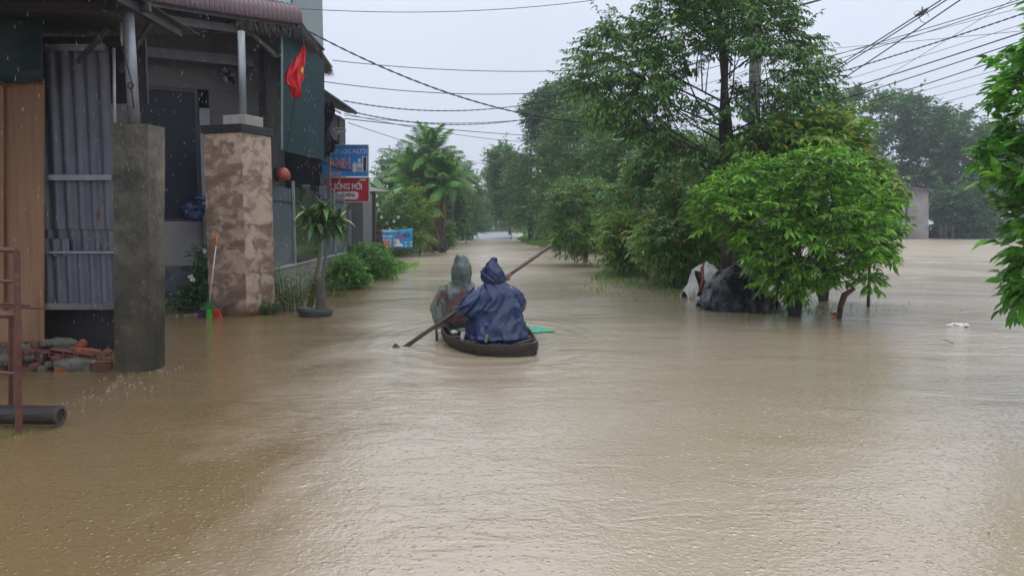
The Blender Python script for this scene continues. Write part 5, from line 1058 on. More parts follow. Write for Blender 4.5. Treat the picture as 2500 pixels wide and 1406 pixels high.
def palm(name, label, base, heads, meshes, nf, scale, el_rng, trunk_mat, tr=.09, group=None, frontbias=0):
    r = empty(name, base, label, 'palm', group)
    for hi, h_ in enumerate(heads):
        b_ = base + Vector(((hi - 1) * .25, random.uniform(-.2, .2), -.1)); m1 = MB(); m1.tube([b_, b_.lerp(h_, .5) + Vector((.05, 0, 0)), h_], [tr * 1.2, tr, tr * .8], 10); m1.build('trunk', trunk_mat, r, smooth=True)
        for k in range(nf):
            a0 = k * 2.399 + hi; el_ = el_rng[0] + (el_rng[1] - el_rng[0]) * (k / nf) + random.uniform(-.1, .1)
            o = bpy.data.objects.new('frond', meshes[k % len(meshes)]); C.objects.link(o); o.parent = r
            o.matrix_basis = Matrix.Translation(h_ - base + Vector((0, 0, -.05 + .35 * k / nf))) @ Matrix.Rotation(a0, 4, 'Z') @ Matrix.Rotation(-el_, 4, 'Y') @ Matrix.Scale(scale * random.uniform(.8, 1.1), 4)
    return r
ar = [frond(2.2, 36, .66, a_, .35, .06, .5, mfr) for a_ in (.5, .7, .9, 1.1)]
pbx = P(1062, 610, 39); pbx.z = .15
rp_ = palm('areca_palm', 'green palm clump with upright fronds beside the road, left of centre', pbx, [P(1050, 392, 39), P(1010, 450, 39.4), P(1085, 450, 38.6), P(1035, 490, 38.8)], ar, 28, .86, (-.35, 1.5), M('palm_trunk', (.12, .095, .07), (.16, .11, .07), rough=.8, scale=3, stretch=(1, 1, 4), bump=.4), .15)
n_ = 900; a0 = rng.uniform(0, 2 * PI, n_); hz = rng.uniform(0, 1, n_) ** .8; rr = .12 + .30 * (1 - hz) + rng.uniform(-.05, .08, n_); c0_ = P(1064, 600, 38.7)
V, T = leaves(np.stack([c0_.x + np.cos(a0) * rr, c0_.y + np.sin(a0) * rr, .5 + 2.4 * hz], 1), np.stack([np.cos(a0) * .25, np.sin(a0) * .25, -np.ones(n_)], 1), rng.normal(size=(n_, 3)), rng.uniform(.4, .9, n_), .07, droop=0)
npmesh('dead_skirt', V, T, leafmat('dead_sheath', (.05, .032, .024), (.13, .08, .05), (.28, .14, .06), transl=.05), rp_, kind='stuff')
for px, py, s_ in ((1060, 450, .5), (1070, 460, .6), (1082, 490, .5), (1020, 495, .5), (1012, 500, .45)):
    o = bpy.data.objects.new('dead_frond', frond(1.9, 16, .35, .2, .1, .06, .9, mfd)); C.objects.link(o); o.parent = rp_
    o.matrix_basis = Matrix.Translation(P(px, py, 38.3) - pbx) @ Matrix.Rotation(-1.2, 4, 'Z') @ Matrix.Rotation(1.35, 4, 'Y') @ Matrix.Scale(s_, 4)
cc_ = [frond(3.6, 34, .95, a_, .3, .06, .55, mfg) for a_ in (.6, .9, 1.2)]
for (px, py, D, bx, lb) in ((990, 415, 47, 995, 'grey-green coconut palm behind the left of the palm clump'), (1105, 435, 50, 1110, 'drooping coconut palm behind the right of the palm clump')):
    b_ = P(bx, 600, D); b_.z = .1; palm('coconut_palm', lb, b_, [P(px, py, D)], cc_, 18, .62, (-.5, 1.1), BARK, .14, group='coconut palms behind the palm clump')
# bananas
mbn = leafmat('banana_leaf', (.07, .16, .06), (.10, .21, .08), transl=.3)
def bananaleaf(L_, w, arch, seed):
    m1 = MB(); nn = 16; rnd = random.Random(seed); vs = []
    for i in range(nn + 1):
        t = i / nn; x_ = L_ * t * (1 - .2 * arch * t); z = L_ * (.35 * t - arch * .7 * t * t); ww = w * math.sin(PI * min(1, t * .92 + .06)) ** .55 * (1 if i % 3 else rnd.uniform(.75, 1)); vs += [(x_, -ww, z - .35 * ww - .05 * rnd.random()), (x_, 0, z), (x_, ww, z - .35 * ww - .05 * rnd.random())]
    fs = []
    for i in range(nn): fs += [(3 * i, 3 * i + 1, 3 * i + 4, 3 * i + 3), (3 * i + 1, 3 * i + 2, 3 * i + 5, 3 * i + 4)]
    m1.add(vs, fs); me = bpy.data.meshes.new('leaf'); me.from_pydata(m1.v, [], m1.f); me.materials.append(mbn); me.update(); return me
bl_ = [bananaleaf(2.4, .34, a_, i) for i, a_ in enumerate((.5, .8, 1.1, .3))]
for (px, py, D, hz, lb, sc) in ((925, 500, 36, 1.9, 'banana plant with broad pale leaves right of the shop signs', 1.0), (950, 480, 39, 2.3, 'banana plant half hidden behind the palm clump', 1.0), (2345, 520, 74, 3.4, 'banana plant in front of the wood right of the far shed', 1.35), (2420, 530, 76, 3.2, 'hazy banana plant by the right edge foliage', 1.35)):
    b_ = P(px, 590, D); b_.z = .1; r = empty('banana_plant', b_, lb, 'banana plant', 'banana plants'); m1 = MB(); m1.tube([b_, b_ + Vector((.05, 0, hz * .6)), b_ + Vector((0, 0, hz))], [.14, .11, .07], 9); m1.build('stem', mfgm if False else M('banana_stem', (.09, .11, .05), (.13, .12, .07), rough=.6), r, smooth=True)
    for k in range(8):
        o = bpy.data.objects.new('leaf', bl_[k % 4]); C.objects.link(o); o.parent = r; o.matrix_basis = Matrix.Translation(Vector((0, 0, hz - .05))) @ Matrix.Rotation(k * 2.4 + px, 4, 'Z') @ Matrix.Rotation(-random.uniform(.1, 1.0), 4, 'Y') @ Matrix.Scale(sc * random.uniform(.8, 1.05), 4)

# ------------------------------------------------------------------ far buildings
r = empty('far_shed', P(2230, 578, 72), 'grey weathered shed with lean-to roof across the flooded field', 'shed')
ms_ = M('weathered_shed_wall', (.34, .33, .32), (.22, .21, .205), rough=.9, scale=.9, stain=(.12, .11, .11), stscale=.5, stw=(.55, .75))
MB().slab([P(2120, 590, 73), P(2267, 590, 72), P(2267, 466, 72), P(2120, 446, 73)], 5).build('wall', ms_, r)
MB().slab([P(2115, 442, 72.6), P(2280, 468, 71.5), P(2280, 464, 71.5), P(2115, 438, 72.6)], 6).build('lean_to_roof', M('dark_roof_edge', (.10, .11, .13), rough=.7), r)
MB().slab([P(2100, 443, 74), P(2174, 443, 74), P(2158, 412, 78), P(2100, 395, 78)], .3).build('tiled_roof', M('grey_tile_roof', (.24, .23, .23), (.17, .165, .17), rough=.8, scale=3, stretch=(4, 1, 1)), r)
MB().slab([P(2186, 580, 71.8), P(2212, 580, 71.8), P(2212, 505, 71.8), P(2186, 505, 71.8)], .1).build('door', M('pale_door', (.42, .45, .50), rough=.6), r)
MB().slab([P(2212, 580, 71.7), P(2215, 580, 71.7), P(2215, 503, 71.7), P(2212, 503, 71.7)], .1).build('door_post', mdark, r)
for px, h in ((2308, 38), (2325, 30), (2296, 34)): MB().bar(P(px, 582, 70), P(px, 582 - h, 70), .2).build('fence_stake', mdark, label={2308: 'left-middle', 2325: 'rightmost', 2296: 'leftmost'}[px] + ' dark stake on the far shore right of the shed', cat='stake')
r = empty('yellow_building', P(1222, 560, 150), 'small yellow and white building glimpsed at the far end of the road', 'building')
MB().slab([P(1208, 562, 150), P(1220, 562, 150), P(1220, 546, 150), P(1208, 546, 150)], 4).build('yellow_wall', M('yellow_plaster', (.75, .50, .14), rough=.8), r)
MB().slab([P(1220.5, 562, 151), P(1242, 562, 151), P(1242, 545, 151), P(1220.5, 545, 151)], 4).build('white_wall', M('white_plaster', (.7, .7, .66), rough=.8), r)
MB().slab([P(1200, 546, 149.5), P(1246, 546, 149.5), P(1242, 541, 152), P(1204, 541, 152)], .3).build('roof', M('far_roof', (.2, .17, .15), rough=.8), r)
r = empty('white_building', P(1266, 562, 140), 'small white building behind the leaning road tree trunk', 'building')
MB().slab([P(1256, 562, 140), P(1272, 562, 140), P(1272, 534, 140), P(1256, 534, 140)], 4).build('wall', M('white_plaster_far', (.66, .66, .62), rough=.8), r)
# far hills/treeline ground closes the horizon
r = empty('far_pole', P(1470, 600, 40), 'thin white distant pole among the road trees', 'pole'); MB().tube([P(1471, 610, 40), P(1470, 322, 40)], .05, 6).build('shaft', M('pale_pole', (.4, .42, .44), rough=.6), r)
MB().tube([P(1470, 328, 40), P(1480, 338, 38), P(1505, 342, 34), P(1540, 336, 30)], .02, 4).build('cable_loop', M('pale_cable', (.4, .42, .45), rough=.5), r)

# ------------------------------------------------------------------ objects in the water
mblkp = M('black_plastic_sheet', (.007, .008, .012), (.014, .016, .022), rough=.34, scale=3, spec=.25, bump=1.0, bscale=7)
def heap(name, outline, D, depth, mat, label, cat, amp=.04, f=6, seed=0, n=56, top=None, ridge=1.0):
    """a sheet thrown over a heap: a dome whose outline follows the photo, creased"""
    base_y = max(p[1] for p in outline); a_ = G(outline[0][0], outline[0][1]); 
    m1 = MB(); nu, nv = n, n // 2
    left = outline[0]; right = outline[-1]
    xs_ = [p[0] for p in outline]; ys_ = [p[1] for p in outline]
    def fn(u, v):
        px = xs_[0] + (xs_[-1] - xs_[0]) * u; py = np.interp(px, xs_, ys_); c_ = P(px, py, D); zt_ = c_.z
        a0 = PI * v; y = D + depth * -math.cos(a0) * (math.sin(PI * min(max(u, .02), .98)) ** .35); z = -.15 + (zt_ + .15) * math.sin(a0) ** .6 if 0 < v < 1 else -.15
        k = (z - CAMZ) / (zt_ - CAMZ) if False else 1; x_ = c_.x
        w = Vector((x_, y, z)); q = Vector((x_ * f * .7 + seed, y * f * .6, z * f * .35))
        nz = 1 - 2 * abs(noise.noise(q)); nz2 = 1 - 2 * abs(noise.noise(q * 2.3 + Vector((5, 1, 2)))); s_ = amp * (nz + .45 * nz2)
        nv_ = noise.noise_vector(Vector((x_ * 3 + seed, y * 3, z * 3))) * .07 + noise.noise_vector(Vector((x_ * 8, y * 8 + seed, z * 5))) * .03
        return w + Vector((nv_.x * (0 < v < 1), -math.cos(a0) * s_ + nv_.y, math.sin(a0) * (s_ * .7 + nv_.z)))
    m1.grid(fn, nu, nv); return m1.build(name, mat, smooth=False, label=label, cat=cat)
heap('tarpaulin_heap', [(1708, 742), (1716, 722), (1734, 694), (1762, 668), (1800, 656), (1835, 664), (1850, 694), (1870, 715), (1885, 735), (1895, 745)], 13.4, .75, mblkp, 'black plastic sheet draped over a heap in the flood left of the bright bush', 'plastic sheet', amp=.05, f=5.0, seed=2, n=90)
msk = M('white_woven_sack', (.50, .52, .50), (.40, .42, .40), rough=.6, scale=5, bump=1.0, bscale=9, stain=(.28, .27, .22), stscale=2)
heap('white_sack', [(1668, 718), (1682, 694), (1696, 668), (1708, 650), (1722, 643), (1740, 648), (1758, 668), (1770, 715)], 15.3, .5, msk, 'crumpled white woven sack sheet behind the black plastic heap', 'sack', amp=.05, seed=8, n=60)
m1 = MB(); p = P(1713, 690, 14.6); m1.grid(lambda u, v: P(1702 + 20 * u + 5 * math.sin(v * 5), 722 - 62 * v + 6 * u, 14.5 + .08 * math.sin(u * 8)), 8, 14); m1.build('dark_cloth', M('brown_black_cloth', (.02, .015, .016), (.07, .03, .025), rough=.7, scale=4), smooth=True, solid=.02, label='dark brown cloth flap between white sack and black plastic', cat='cloth')
m1 = MB(); m1.tube([P(1708, 712, 14.4), P(1716, 680, 14.4), P(1714, 655, 14.5), P(1720, 640, 14.6)], [.02, .03, .035, .01], 6); m1.build('red_cloth', M('dusty_red_cloth', (.22, .05, .04), rough=.7), label='strip of dusty red cloth on the white sack', cat='cloth')
p = G(2340, 797); m1 = MB(); m1.ball(p, (.17, .1, .05), 14, 8, .8, 4); m1.ball(p + Vector((.09, .02, .01)), (.07, .06, .05), 10, 6, .8, 9); m1.build('plastic_bag', M('dirty_white_plastic', (.62, .58, .55), (.45, .42, .40), rough=.4, scale=12, bump=.6), label='crumpled dirty white plastic bag floating at the right', cat='bag')
m1 = MB(); m1.tube([G(2300, 831) + Vector((0, 0, -.002)), G(2310, 831) + Vector((0, 0, .006)), G(2328, 838) + Vector((0, 0, .002))], .003, 5); m1.build('stick', DARKBARK, label='thin dark stick floating right of the bright bush', cat='stick')
for px, py, s_, lb in ((1105, 595, .35, 'white foam lump stranded on the left verge'), (1070, 609, .22, 'pale green plastic scrap on the left verge'), (2258, 578, .5, 'white foam piece on the far shore before the shed')):
    p = G(px, py); m1 = MB(); m1.ball(p + Vector((0, 0, .1)), (s_, s_ * .6, s_ * .45), 12, 7, .4, px); m1.build('foam_lump', M('foam_white' if px != 1070 else 'pale_green_plastic', (.6, .62, .6) if px != 1070 else (.35, .55, .42), rough=.6), label=lb, cat='litter')
mnet = M('green_net', (.01, .36, .19), (.008, .28, .15), rough=.5, scale=40)
pts = [(1262, 803), (1290, 799), (1325, 800), (1352, 809), (1330, 813), (1295, 815), (1262, 815)]
m1 = MB(); 
def netf(u, v):
    px = 1262 + 92 * u; up1 = np.interp(px, [1262, 1290, 1325, 1354], [804, 799.5, 800.5, 809.5]); lo1 = np.interp(px, [1262, 1300, 1335, 1354], [815, 814, 812, 810.5]); g_ = G(px, up1 + (lo1 - up1) * v); return g_ + Vector((0, 0, .012 + .012 * math.sin(u * 30 + v * 4) * math.sin(PI * v)))
m1.grid(netf, 40, 8); m1.build('green_net', mnet, smooth=True, solid=.004, label='bright green net cloth floating beside the boat', cat='net')
for i in range(26):
    px = random.uniform(2020, 2260) if i < 16 else random.uniform(1000, 1030); py = random.uniform(722, 760) if i < 16 else random.uniform(640, 660)
# twigs poking out of the water in the thicket (one bundle)
m1 = MB()
for i in range(46):
    px = random.uniform(1500, 1760); py = random.uniform(668, 700); p = G(px, py); a0 = random.uniform(0, 6.3); m1.tube([p + Vector((0, 0, -.05)), p + Vector((math.cos(a0) * .2, .1, random.uniform(.08, .35)))], [.008, .003], 4)
m1.build('twigs', BARK, label='bare twigs sticking out of the water in the thicket', cat='twigs', kind='stuff')

m1 = MB()
for i in range(26):
    px = random.uniform(100, 2450); py = 640 + 700 * random.random() ** 1.5; p = G(px, py, .003); 
    if p.x < -3.3: continue
    a0 = random.uniform(0, 6.3); l_ = random.uniform(.008, .02); d_ = Vector((math.cos(a0), math.sin(a0), .08)) * l_; s_ = Vector((-math.sin(a0), math.cos(a0), .0)) * l_ * .3
    m1.add([p - d_, p - s_, p + d_, p + s_], [(0, 1, 2, 3)])
m1.build('floating_leaves', M('brown_dead_leaf', (.10, .06, .03), (.05, .07, .025), rough=.6, scale=8), label='scattered dead leaves and bits drifting on the flood water', cat='litter', kind='stuff')

# ------------------------------------------------------------------ cables
mcab = M('black_cable', (.028, .03, .036), rough=.5); mcab2 = M('thin_grey_cable', (.05, .055, .065), rough=.5)
def cable(a_, b_, sag, rad, label, mat=None, n=28, twist=False):
    rad *= .78
    a_ = P(*a_); b_ = P(*b_); pts = [a_.lerp(b_, k / n) - Vector((0, 0, sag * 4 * (k / n) * (1 - k / n))) for k in range(n + 1)]
    m1 = MB()
    if twist:
        nn = n * 8; 
        for ph in (0, PI):
            pp = []
            for k in range(nn + 1):
                t = k / nn; c_ = a_.lerp(b_, t) - Vector((0, 0, sag * 4 * t * (1 - t))); pp.append(c_ + Vector((0, math.cos(t * 190 + ph) * rad * .8, math.sin(t * 190 + ph) * rad * .8)))
            m1.tube(pp, rad * .62, 4, cap=False)
    else: m1.tube(pts, rad, 5)
    m1.build('cable', mat or mcab, label=label, cat='cable', group='overhead cables')
PX = 1831
cable((700, 20, 15.5), (PX, -75, 18.9), .42, .010, 'highest overhead cable, from the glass balcony across the sky', mcab2)
cable((752, 76, 13.7), (PX, 250, 18.9), 1.0, .017, 'thick cable sloping down from the maroon eave corner', twist=True)
cable((812, 148, 16.8), (PX, 130, 18.9), .33, .011, 'cable from the thatched eave tip towards the tall tree')
cable((792, 200, 15.6), (PX, 140, 18.9), .52, .011, 'cable leaving the top of the teal panel')
cable((838, 246, 19.6), (PX, 60, 19.0), .95, .016, 'twisted cable from the top of the second house', twist=True)
cable((868, 275, 20.4), (PX, 80, 19.0), 1.05, .017, 'twisted cable from the tip of the second house eave', twist=True)
cable((840, 282, 19.5), (PX, 170, 19.0), .62, .008, 'thin cable just above the palm top', mcab2)
cable((842, 290, 19.5), (1480, 335, 40), .15, .016, 'straight cable passing behind the palm top to the road trees')
cable((840, 278, 19.5), (1460, 345, 40), .35, .012, 'thin sagging cable just below the straight one', mcab2)
cable((850, 300, 21), (1300, 420, 70), .3, .014, 'faint thin cable falling away behind the palm', mcab2)
for i, (a0, b0, sg, rd, tw, lb) in enumerate([
    ((PX, 45), (2170, -55, 15), .05, .026, True, 'thick bundle of cables leaving the tall tree at the very top'),
    ((PX, 292), (2345, -30, 11.5), .03, .013, False, 'left strand of the steep cable pair with the knot'),
    ((PX + 2, 298), (2358, -30, 11.5), .03, .013, False, 'right strand of the steep cable pair with the knot'),
    ((PX, 340), (2392, -32, 11.5), .03, .014, False, 'steep cable just right of the knotted pair'),
    ((PX, 205), (2600, -30, 11), .05, .009, False, 'cable crossing the knot on its way to the top right'),
    ((PX, 190), (2560, -22, 12), .05, .010, False, 'upper gently rising cable right of the tall tree'),
    ((PX, 178), (2640, -20, 12), .06, .006, False, 'thinnest gently rising cable right of the tall tree'),
    ((PX, 235), (2620, -8, 11), .08, .013, True, 'dashed twisted cable in the upper right sky'),
    ((PX, 262), (2640, 12, 12), .05, .006, False, 'thin cable under the dashed one'),
    ((PX, 135), (2640, 62, 12), .02, .006, False, 'nearly level thin cable on the right'),
    ((PX, 288), (2640, 32, 9.5), .04, .013, False, 'uppermost of three parallel thick cables ending in the right edge tree'),
    ((PX, 310), (2640, 52, 9.5), .04, .011, False, 'middle of three parallel thick cables ending in the right edge tree'),
    ((PX, 335), (2640, 80, 9.5), .05, .010, False, 'lowest of three parallel thick cables ending in the right edge tree'),
    ((PX + 60, 350), (2570, -60, 16), .02, .007, False, 'steep thin cable crossing all the others on the right'),
    ((PX, 330), (2640, 112, 12), .05, .006, False, 'faint cable against the hazy wood top, upper one'),
    ((PX, 360), (2640, 160, 11), .06, .006, False, 'faint cable against the hazy wood top, lower one'),
    ((PX, 345), (2640, 135, 11), .06, .005, False, 'faintest cable between the two over the hazy wood')]):
    cable((a0[0], a0[1], 18.9), b0, sg, rd, lb, mcab if rd > .0075 else mcab2, twist=tw)
p = P(2250, 32, 12.3); m1 = MB(); m1.tube([p + Vector((-.09, 0, -.05)), p, p + Vector((.09, 0, .06))], [.02, .035, .02], 8)
m1.tube([p + Vector((math.cos(k * .5) * .07 + .04, 0, math.sin(k * .5) * .09 - .06)) for k in range(11)], .005, 5); m1.tube([p + Vector((math.cos(k * .5) * .06 - .06, 0, math.sin(k * .5) * .04 - .01)) for k in range(11)], .005, 5); m1.tube([p, p + Vector((.01, 0, .09))], .01, 6)
m1.build('cable_knot', mcab, label='black clamp with wire loops on the crossing cables, top right', cat='clamp')
# ------------------------------------------------------------------ boat
mhull = M('weathered_boat_wood', (.045, .034, .025), (.027, .021, .017), rough=.65, spec=.3, scale=5, stretch=(1, 1, 5), bump=.4, stain=(.07, .06, .05), stscale=3, stw=(.55,.75))
LR = [(.235, 8.52), (.08, 8.44), (-.15, 8.42), (-.40, 8.50), (-.60, 8.74), (-.78, 9.12), (-.89, 9.6), (-.93, 10.1), (-.92, 10.7), (-.84, 11.3), (-.70, 11.9), (-.60, 12.25)]
RR = [(.27, 8.62), (.275, 8.78), (.275, 8.95), (.27, 9.15), (.255, 9.4), (.235, 9.65), (.20, 9.9), (.13, 10.3), (.02, 10.85), (-.14, 11.4), (-.36, 11.95), (-.52, 12.25)]
ZR = [.140, .125, .118, .116, .118, .120, .128, .14, .16, .205, .24, .28]
ZB = [.05, -.01, -.06, -.10, -.10, -.10, -.10, -.10, -.10, -.08, -.05, 0]
boat = empty('rowing_boat', (-.3, 9.9, 0), 'low dark wooden rowing boat carrying two people in raincoats', 'boat')
def section(i, off):
    L_ = Vector((LR[i][0], LR[i][1], ZR[i])); R_ = Vector((RR[i][0], RR[i][1], ZR[i])); c_ = (L_ + R_) / 2; h = (R_ - L_) / 2; w = h.length; hn = h.normalized(); o = []
    for t, k, z in ((-1, 1, ZR[i]), (-1, .955, .055), (-1, .86, .0 + ZB[i] * .3), (-1, .58, ZB[i]), (1, .58, ZB[i]), (1, .86, ZB[i] * .3), (1, .955, .055), (1, 1, ZR[i])):
        kk = max(.02, w * k - off); zz = z + (off if z < .03 else 0); o.append(Vector((c_.x, c_.y, 0)) + hn * kk * t + Vector((0, 0, zz)))
    return o
N_ = len(LR); m1 = MB(); out = [section(i, 0) for i in range(N_)]
rings = out; vs = [p for r_ in rings for p in r_]; fs = []
for j in range(len(rings) - 1):
    for k in range(7): fs.append((j * 8 + k, j * 8 + k + 1, (j + 1) * 8 + k + 1, (j + 1) * 8 + k))
fs.append(tuple(range(8))[::-1]); fs.append(tuple(len(rings) * 8 - 8 + k for k in range(8))); m1.add(vs, fs)
hl = m1.build('hull', mhull, boat, smooth=True); md = hl.modifiers.new('solid', 'SOLIDIFY'); md.thickness = .022; md.offset = -1; md2_ = hl.modifiers.new('bev', 'BEVEL'); md2_.width = .01; md2_.segments = 2
m1 = MB(); fl = []
for i in range(N_):
    L_ = Vector((LR[i][0], LR[i][1], .03)); R_ = Vector((RR[i][0], RR[i][1], .03)); c_ = (L_ + R_) / 2; fl += [c_ + (L_ - c_) * .90, c_ + (R_ - c_) * .90]
m1.add(fl, [(2 * i, 2 * i + 1, 2 * i + 3, 2 * i + 2) for i in range(N_ - 1)]); m1.build('floorboards', M('dark_wet_floor', (.03, .023, .018), (.018, .014, .012), rough=.5, scale=6), boat)
for side, tab in (('left', LR), ('right', RR)):
    MB().tube([Vector((p[0], p[1], ZR[i] + .004)) for i, p in enumerate(tab)], .017, 6).build('gunwale', mhull, boat)
MB().box((.262, 8.565, .105), (.05, .15, .10), rz=-.25).build('stern_block', M('dark_block', (.03, .025, .022), rough=.6), boat, bevel=.005)
MB().bar((.06, 8.50, .135), (.255, 8.86, .135), .06, .025).build('cross_piece', mhull, boat)
for y_, xl_, xr_ in ((9.25, -.80, .25), (10.3, -.92, .12), (11.2, -.84, -.08)): MB().box(((xl_ + xr_) / 2, y_, .10), (xr_ - xl_ - .03, .16, .025)).build('thwart', mhull, boat)
MB().tube([P(1186, 836, 8.65), P(1189, 817, 8.65)], .015, 8).build('bamboo_peg', M('pale_bamboo', (.22, .24, .13), (.16, .17, .1), rough=.5), boat)
p = P(1131, 822, 9.15); m1 = MB(); m1.ball(p, (.03, .03, .07), 10, 8, .5, 2); m1.build('white_bag', M('white_bag', (.6, .6, .6), rough=.35, bump=.5), smooth=True, label='small white plastic bag between the two people in the boat', cat='bag')
p = P(1108, 812, 9.7); m1 = MB(); m1.ball(p, (.045, .035, .03), 10, 8, .3, 5); m1.build('white_bottle', M('white_bottle', (.6, .6, .58), rough=.3), smooth=True, label='white bottle lying in the boat beside the grey raincoat', cat='bottle')

# paddle
pA = P(992, 845, 9.20); pB = P(1347, 599, 9.75); dP = (pB - pA).normalized()
pad = empty('paddle', pA, 'long dark wooden paddle slanting across the boat, its blade in the water', 'paddle')
mpd = M('wet_brown_wood', (.085, .055, .042), (.055, .036, .03), rough=.45, scale=7, stretch=(1, 1, 1), bump=.3)
MB().tube([pA - dP * .12, pA.lerp(pB, .3), pA.lerp(pB, .6), pB], [.027, .024, .025, .022], 10).build('shaft', mpd, pad, smooth=True)
bl0 = pA - dP * .02; sp = Vector((.35, -.9, .1)).normalized(); sp = (sp - dP * sp.dot(dP)).normalized()
m1 = MB(); q = [bl0 - sp * .03, bl0 + sp * .03, bl0 - dP * .25 + sp * .075, bl0 - dP * .52 + sp * .065, bl0 - dP * .52 - sp * .065, bl0 - dP * .25 - sp * .075]
nn_v = dP.cross(sp).normalized() * .012; m1.add([v - nn_v for v in q] + [v + nn_v for v in q], [(5, 4, 3, 2, 1, 0), (6, 7, 8, 9, 10, 11)] + [(i, (i + 1) % 6, 6 + (i + 1) % 6, 6 + i) for i in range(6)]); m1.build('blade', mpd, pad)
g_ = G(966, 848); m1 = MB(); m1.add([g_ + Vector((-.05, 0, -.05)), g_ + Vector((.055, 0, -.05)), g_ + Vector((.055, .02, 0.002)), g_ + Vector((-.005, .01, .055)), g_ + Vector((-.045, .01, .004)), g_ + Vector((0, .03, -.05))], [(0, 1, 2, 3, 4), (5, 3, 2), (5, 4, 3)]); m1.build('blade_tip', mpd, pad)

# ------------------------------------------------------------------ people
mskin = M('skin', (.36, .19, .135), (.30, .15, .105), rough=.5, scale=12)
def skinmesh(name, verts, edges, rad, root_i, mat, parent, sub_=2, **kw):
    me = bpy.data.meshes.new(name); me.from_pydata([tuple(v) for v in verts], edges, []); o = link(name, me, parent, None)
    md = o.modifiers.new('s', 'SKIN'); md.use_smooth_shade = True; sv = me.skin_vertices[0].data
    for i, r_ in enumerate(rad): sv[i].radius = (r_, r_) if not hasattr(r_, '__len__') else r_
    sv[root_i].use_root = True; s2 = o.modifiers.new('sub', 'SUBSURF'); s2.levels = sub_; s2.render_levels = sub_
    m_ = evalmesh(o); m_.materials.clear(); m_.materials.append(mat); m_.shade_smooth(); return tag(o, **kw)
def remeshed(name, mb, voxel, mat, parent, smooth_it, wr, amp, seed, label=None, hem=None, slack=None):
    me = bpy.data.meshes.new(name); me.from_pydata(mb.v, [], mb.f); o = link(name, me, parent, None)
    md = o.modifiers.new('r', 'REMESH'); md.mode = 'VOXEL'; md.voxel_size = voxel
    sm = o.modifiers.new('sm', 'SMOOTH'); sm.iterations = smooth_it; sm.factor = .6
    m_ = evalmesh(o); m_.materials.clear(); m_.materials.append(mat)
    n = len(m_.vertices); co_ = np.empty(n * 3, np.float32); m_.vertices.foreach_get('co', co_); co_ = co_.reshape(-1, 3); nr = np.empty(n * 3, np.float32); m_.vertices.foreach_get('normal', nr); nr = nr.reshape(-1, 3)
    for i in range(n):
        p = Vector(co_[i]); d = wr(p); co_[i] += nr[i] * d * amp
    m_.vertices.foreach_set('co', co_.ravel()); m_.update(); m_.shade_smooth()
    if label: o['label'] = label
    return o
def ringloft(mb, rings, n=20):
    vs = []; 
    for (c_, rx, ry, rot) in rings:
        for k in range(n):
            a0 = 2 * PI * k / n; v = Vector((math.cos(a0) * rx, math.sin(a0) * ry, 0)); v.rotate(Matrix.Rotation(rot, 3, 'Z')); vs.append(Vector(c_) + v)
    m_ = len(rings); fs = [(j * n + k, j * n + (k + 1) % n, (j + 1) * n + (k + 1) % n, (j + 1) * n + k) for j in range(m_ - 1) for k in range(n)]
    fs += [tuple(range(n))[::-1], tuple((m_ - 1) * n + k for k in range(n))]; mb.add(vs, fs)
def ridge(p, f, s_=0): return 1 - 3.2 * abs(noise.noise(Vector((p.x * f[0] + s_, p.y * f[1] + s_ * .3, p.z * f[2]))))
def crease(p, f, s_=0): return max(0.0, 1 - 7 * abs(noise.noise(Vector((p.x * f[0] + s_, p.y * f[1] + s_ * .3, p.z * f[2]))))) ** 1.5
def blue_wr(p):
    a0 = math.atan2(p.y - 9.05, p.x + .2); k = .6 + .4 * min(1, max(0, (.75 - p.z) / .5)) + .5 * (p.z > .80)
    q = Vector((p.x + .12 * math.sin(p.z * 7), p.y, p.z + .5 * p.x))
    return k * (ridge(q, (4.0, 3.5, 1.6), 3) * 1.0 + ridge(q, (8.5, 8, 2.4), 7) * .42 + ridge(q, (19, 17, 7), 1) * .10 + crease(q, (4.2, 4, 1.6), 21) * .7 + crease(q, (8, 7, 3.0), 31) * .15)
def grey_wr(p):
    q = Vector((p.x, p.y, p.z * .6)); return (ridge(q, (7, 6, 1.6), 11) * .8 + ridge(q, (13, 12, 3.0), 17) * .45 + ridge(q, (24, 20, 12), 1) * .15 + crease(q, (6, 6, 2.5), 41) * .5)
mcoat = M('navy_wet_raincoat', (.010, .027, .098), (.007, .019, .070), rough=.22, scale=4, bump=.35, bscale=13)
B0 = Vector((-.215, 9.12, 0))
# -- blue paddler
pb_ = empty('person', (B0.x, B0.y, .12), 'seated person in a navy blue hooded raincoat gripping the paddle, nearer of the two', 'person')
hR = P(1237, 678, 9.46); hL = P(1124, 755, 9.02)
sk = [(-.21, 9.12, .20), (-.21, 9.12, .42), (-.20, 9.12, .64), (-.205, 9.11, .76), (-.215, 9.10, .84), (-.225, 9.10, .95), # 0-5 pelvis..head
      (-.38, 9.12, .66), (-.50, 9.08, .52), tuple(hL + Vector((.02, .03, .0))), (-.04, 9.14, .66), (.055, 9.22, .52), tuple(hR + Vector((.01, -.03, -.05))),
      (-.30, 9.25, .19), (-.33, 9.62, .36), (-.34, 9.75, .10), (-.12, 9.25, .19), (-.08, 9.62, .36), (-.07, 9.75, .10), (-.34, 9.86, .06), (-.07, 9.86, .06)]
ed = [(0, 1), (1, 2), (2, 3), (3, 4), (4, 5), (2, 6), (6, 7), (7, 8), (2, 9), (9, 10), (10, 11), (0, 12), (12, 13), (13, 14), (0, 15), (15, 16), (16, 17), (14, 18), (17, 19)]
rd = [.13, .12, .13, .05, .075, .085, .055, .042, .028, .055, .042, .028, .085, .06, .04, .085, .06, .04, .035, .035]
skinmesh('body', sk, ed, rd, 0, mskin, pb_)
m1 = MB()
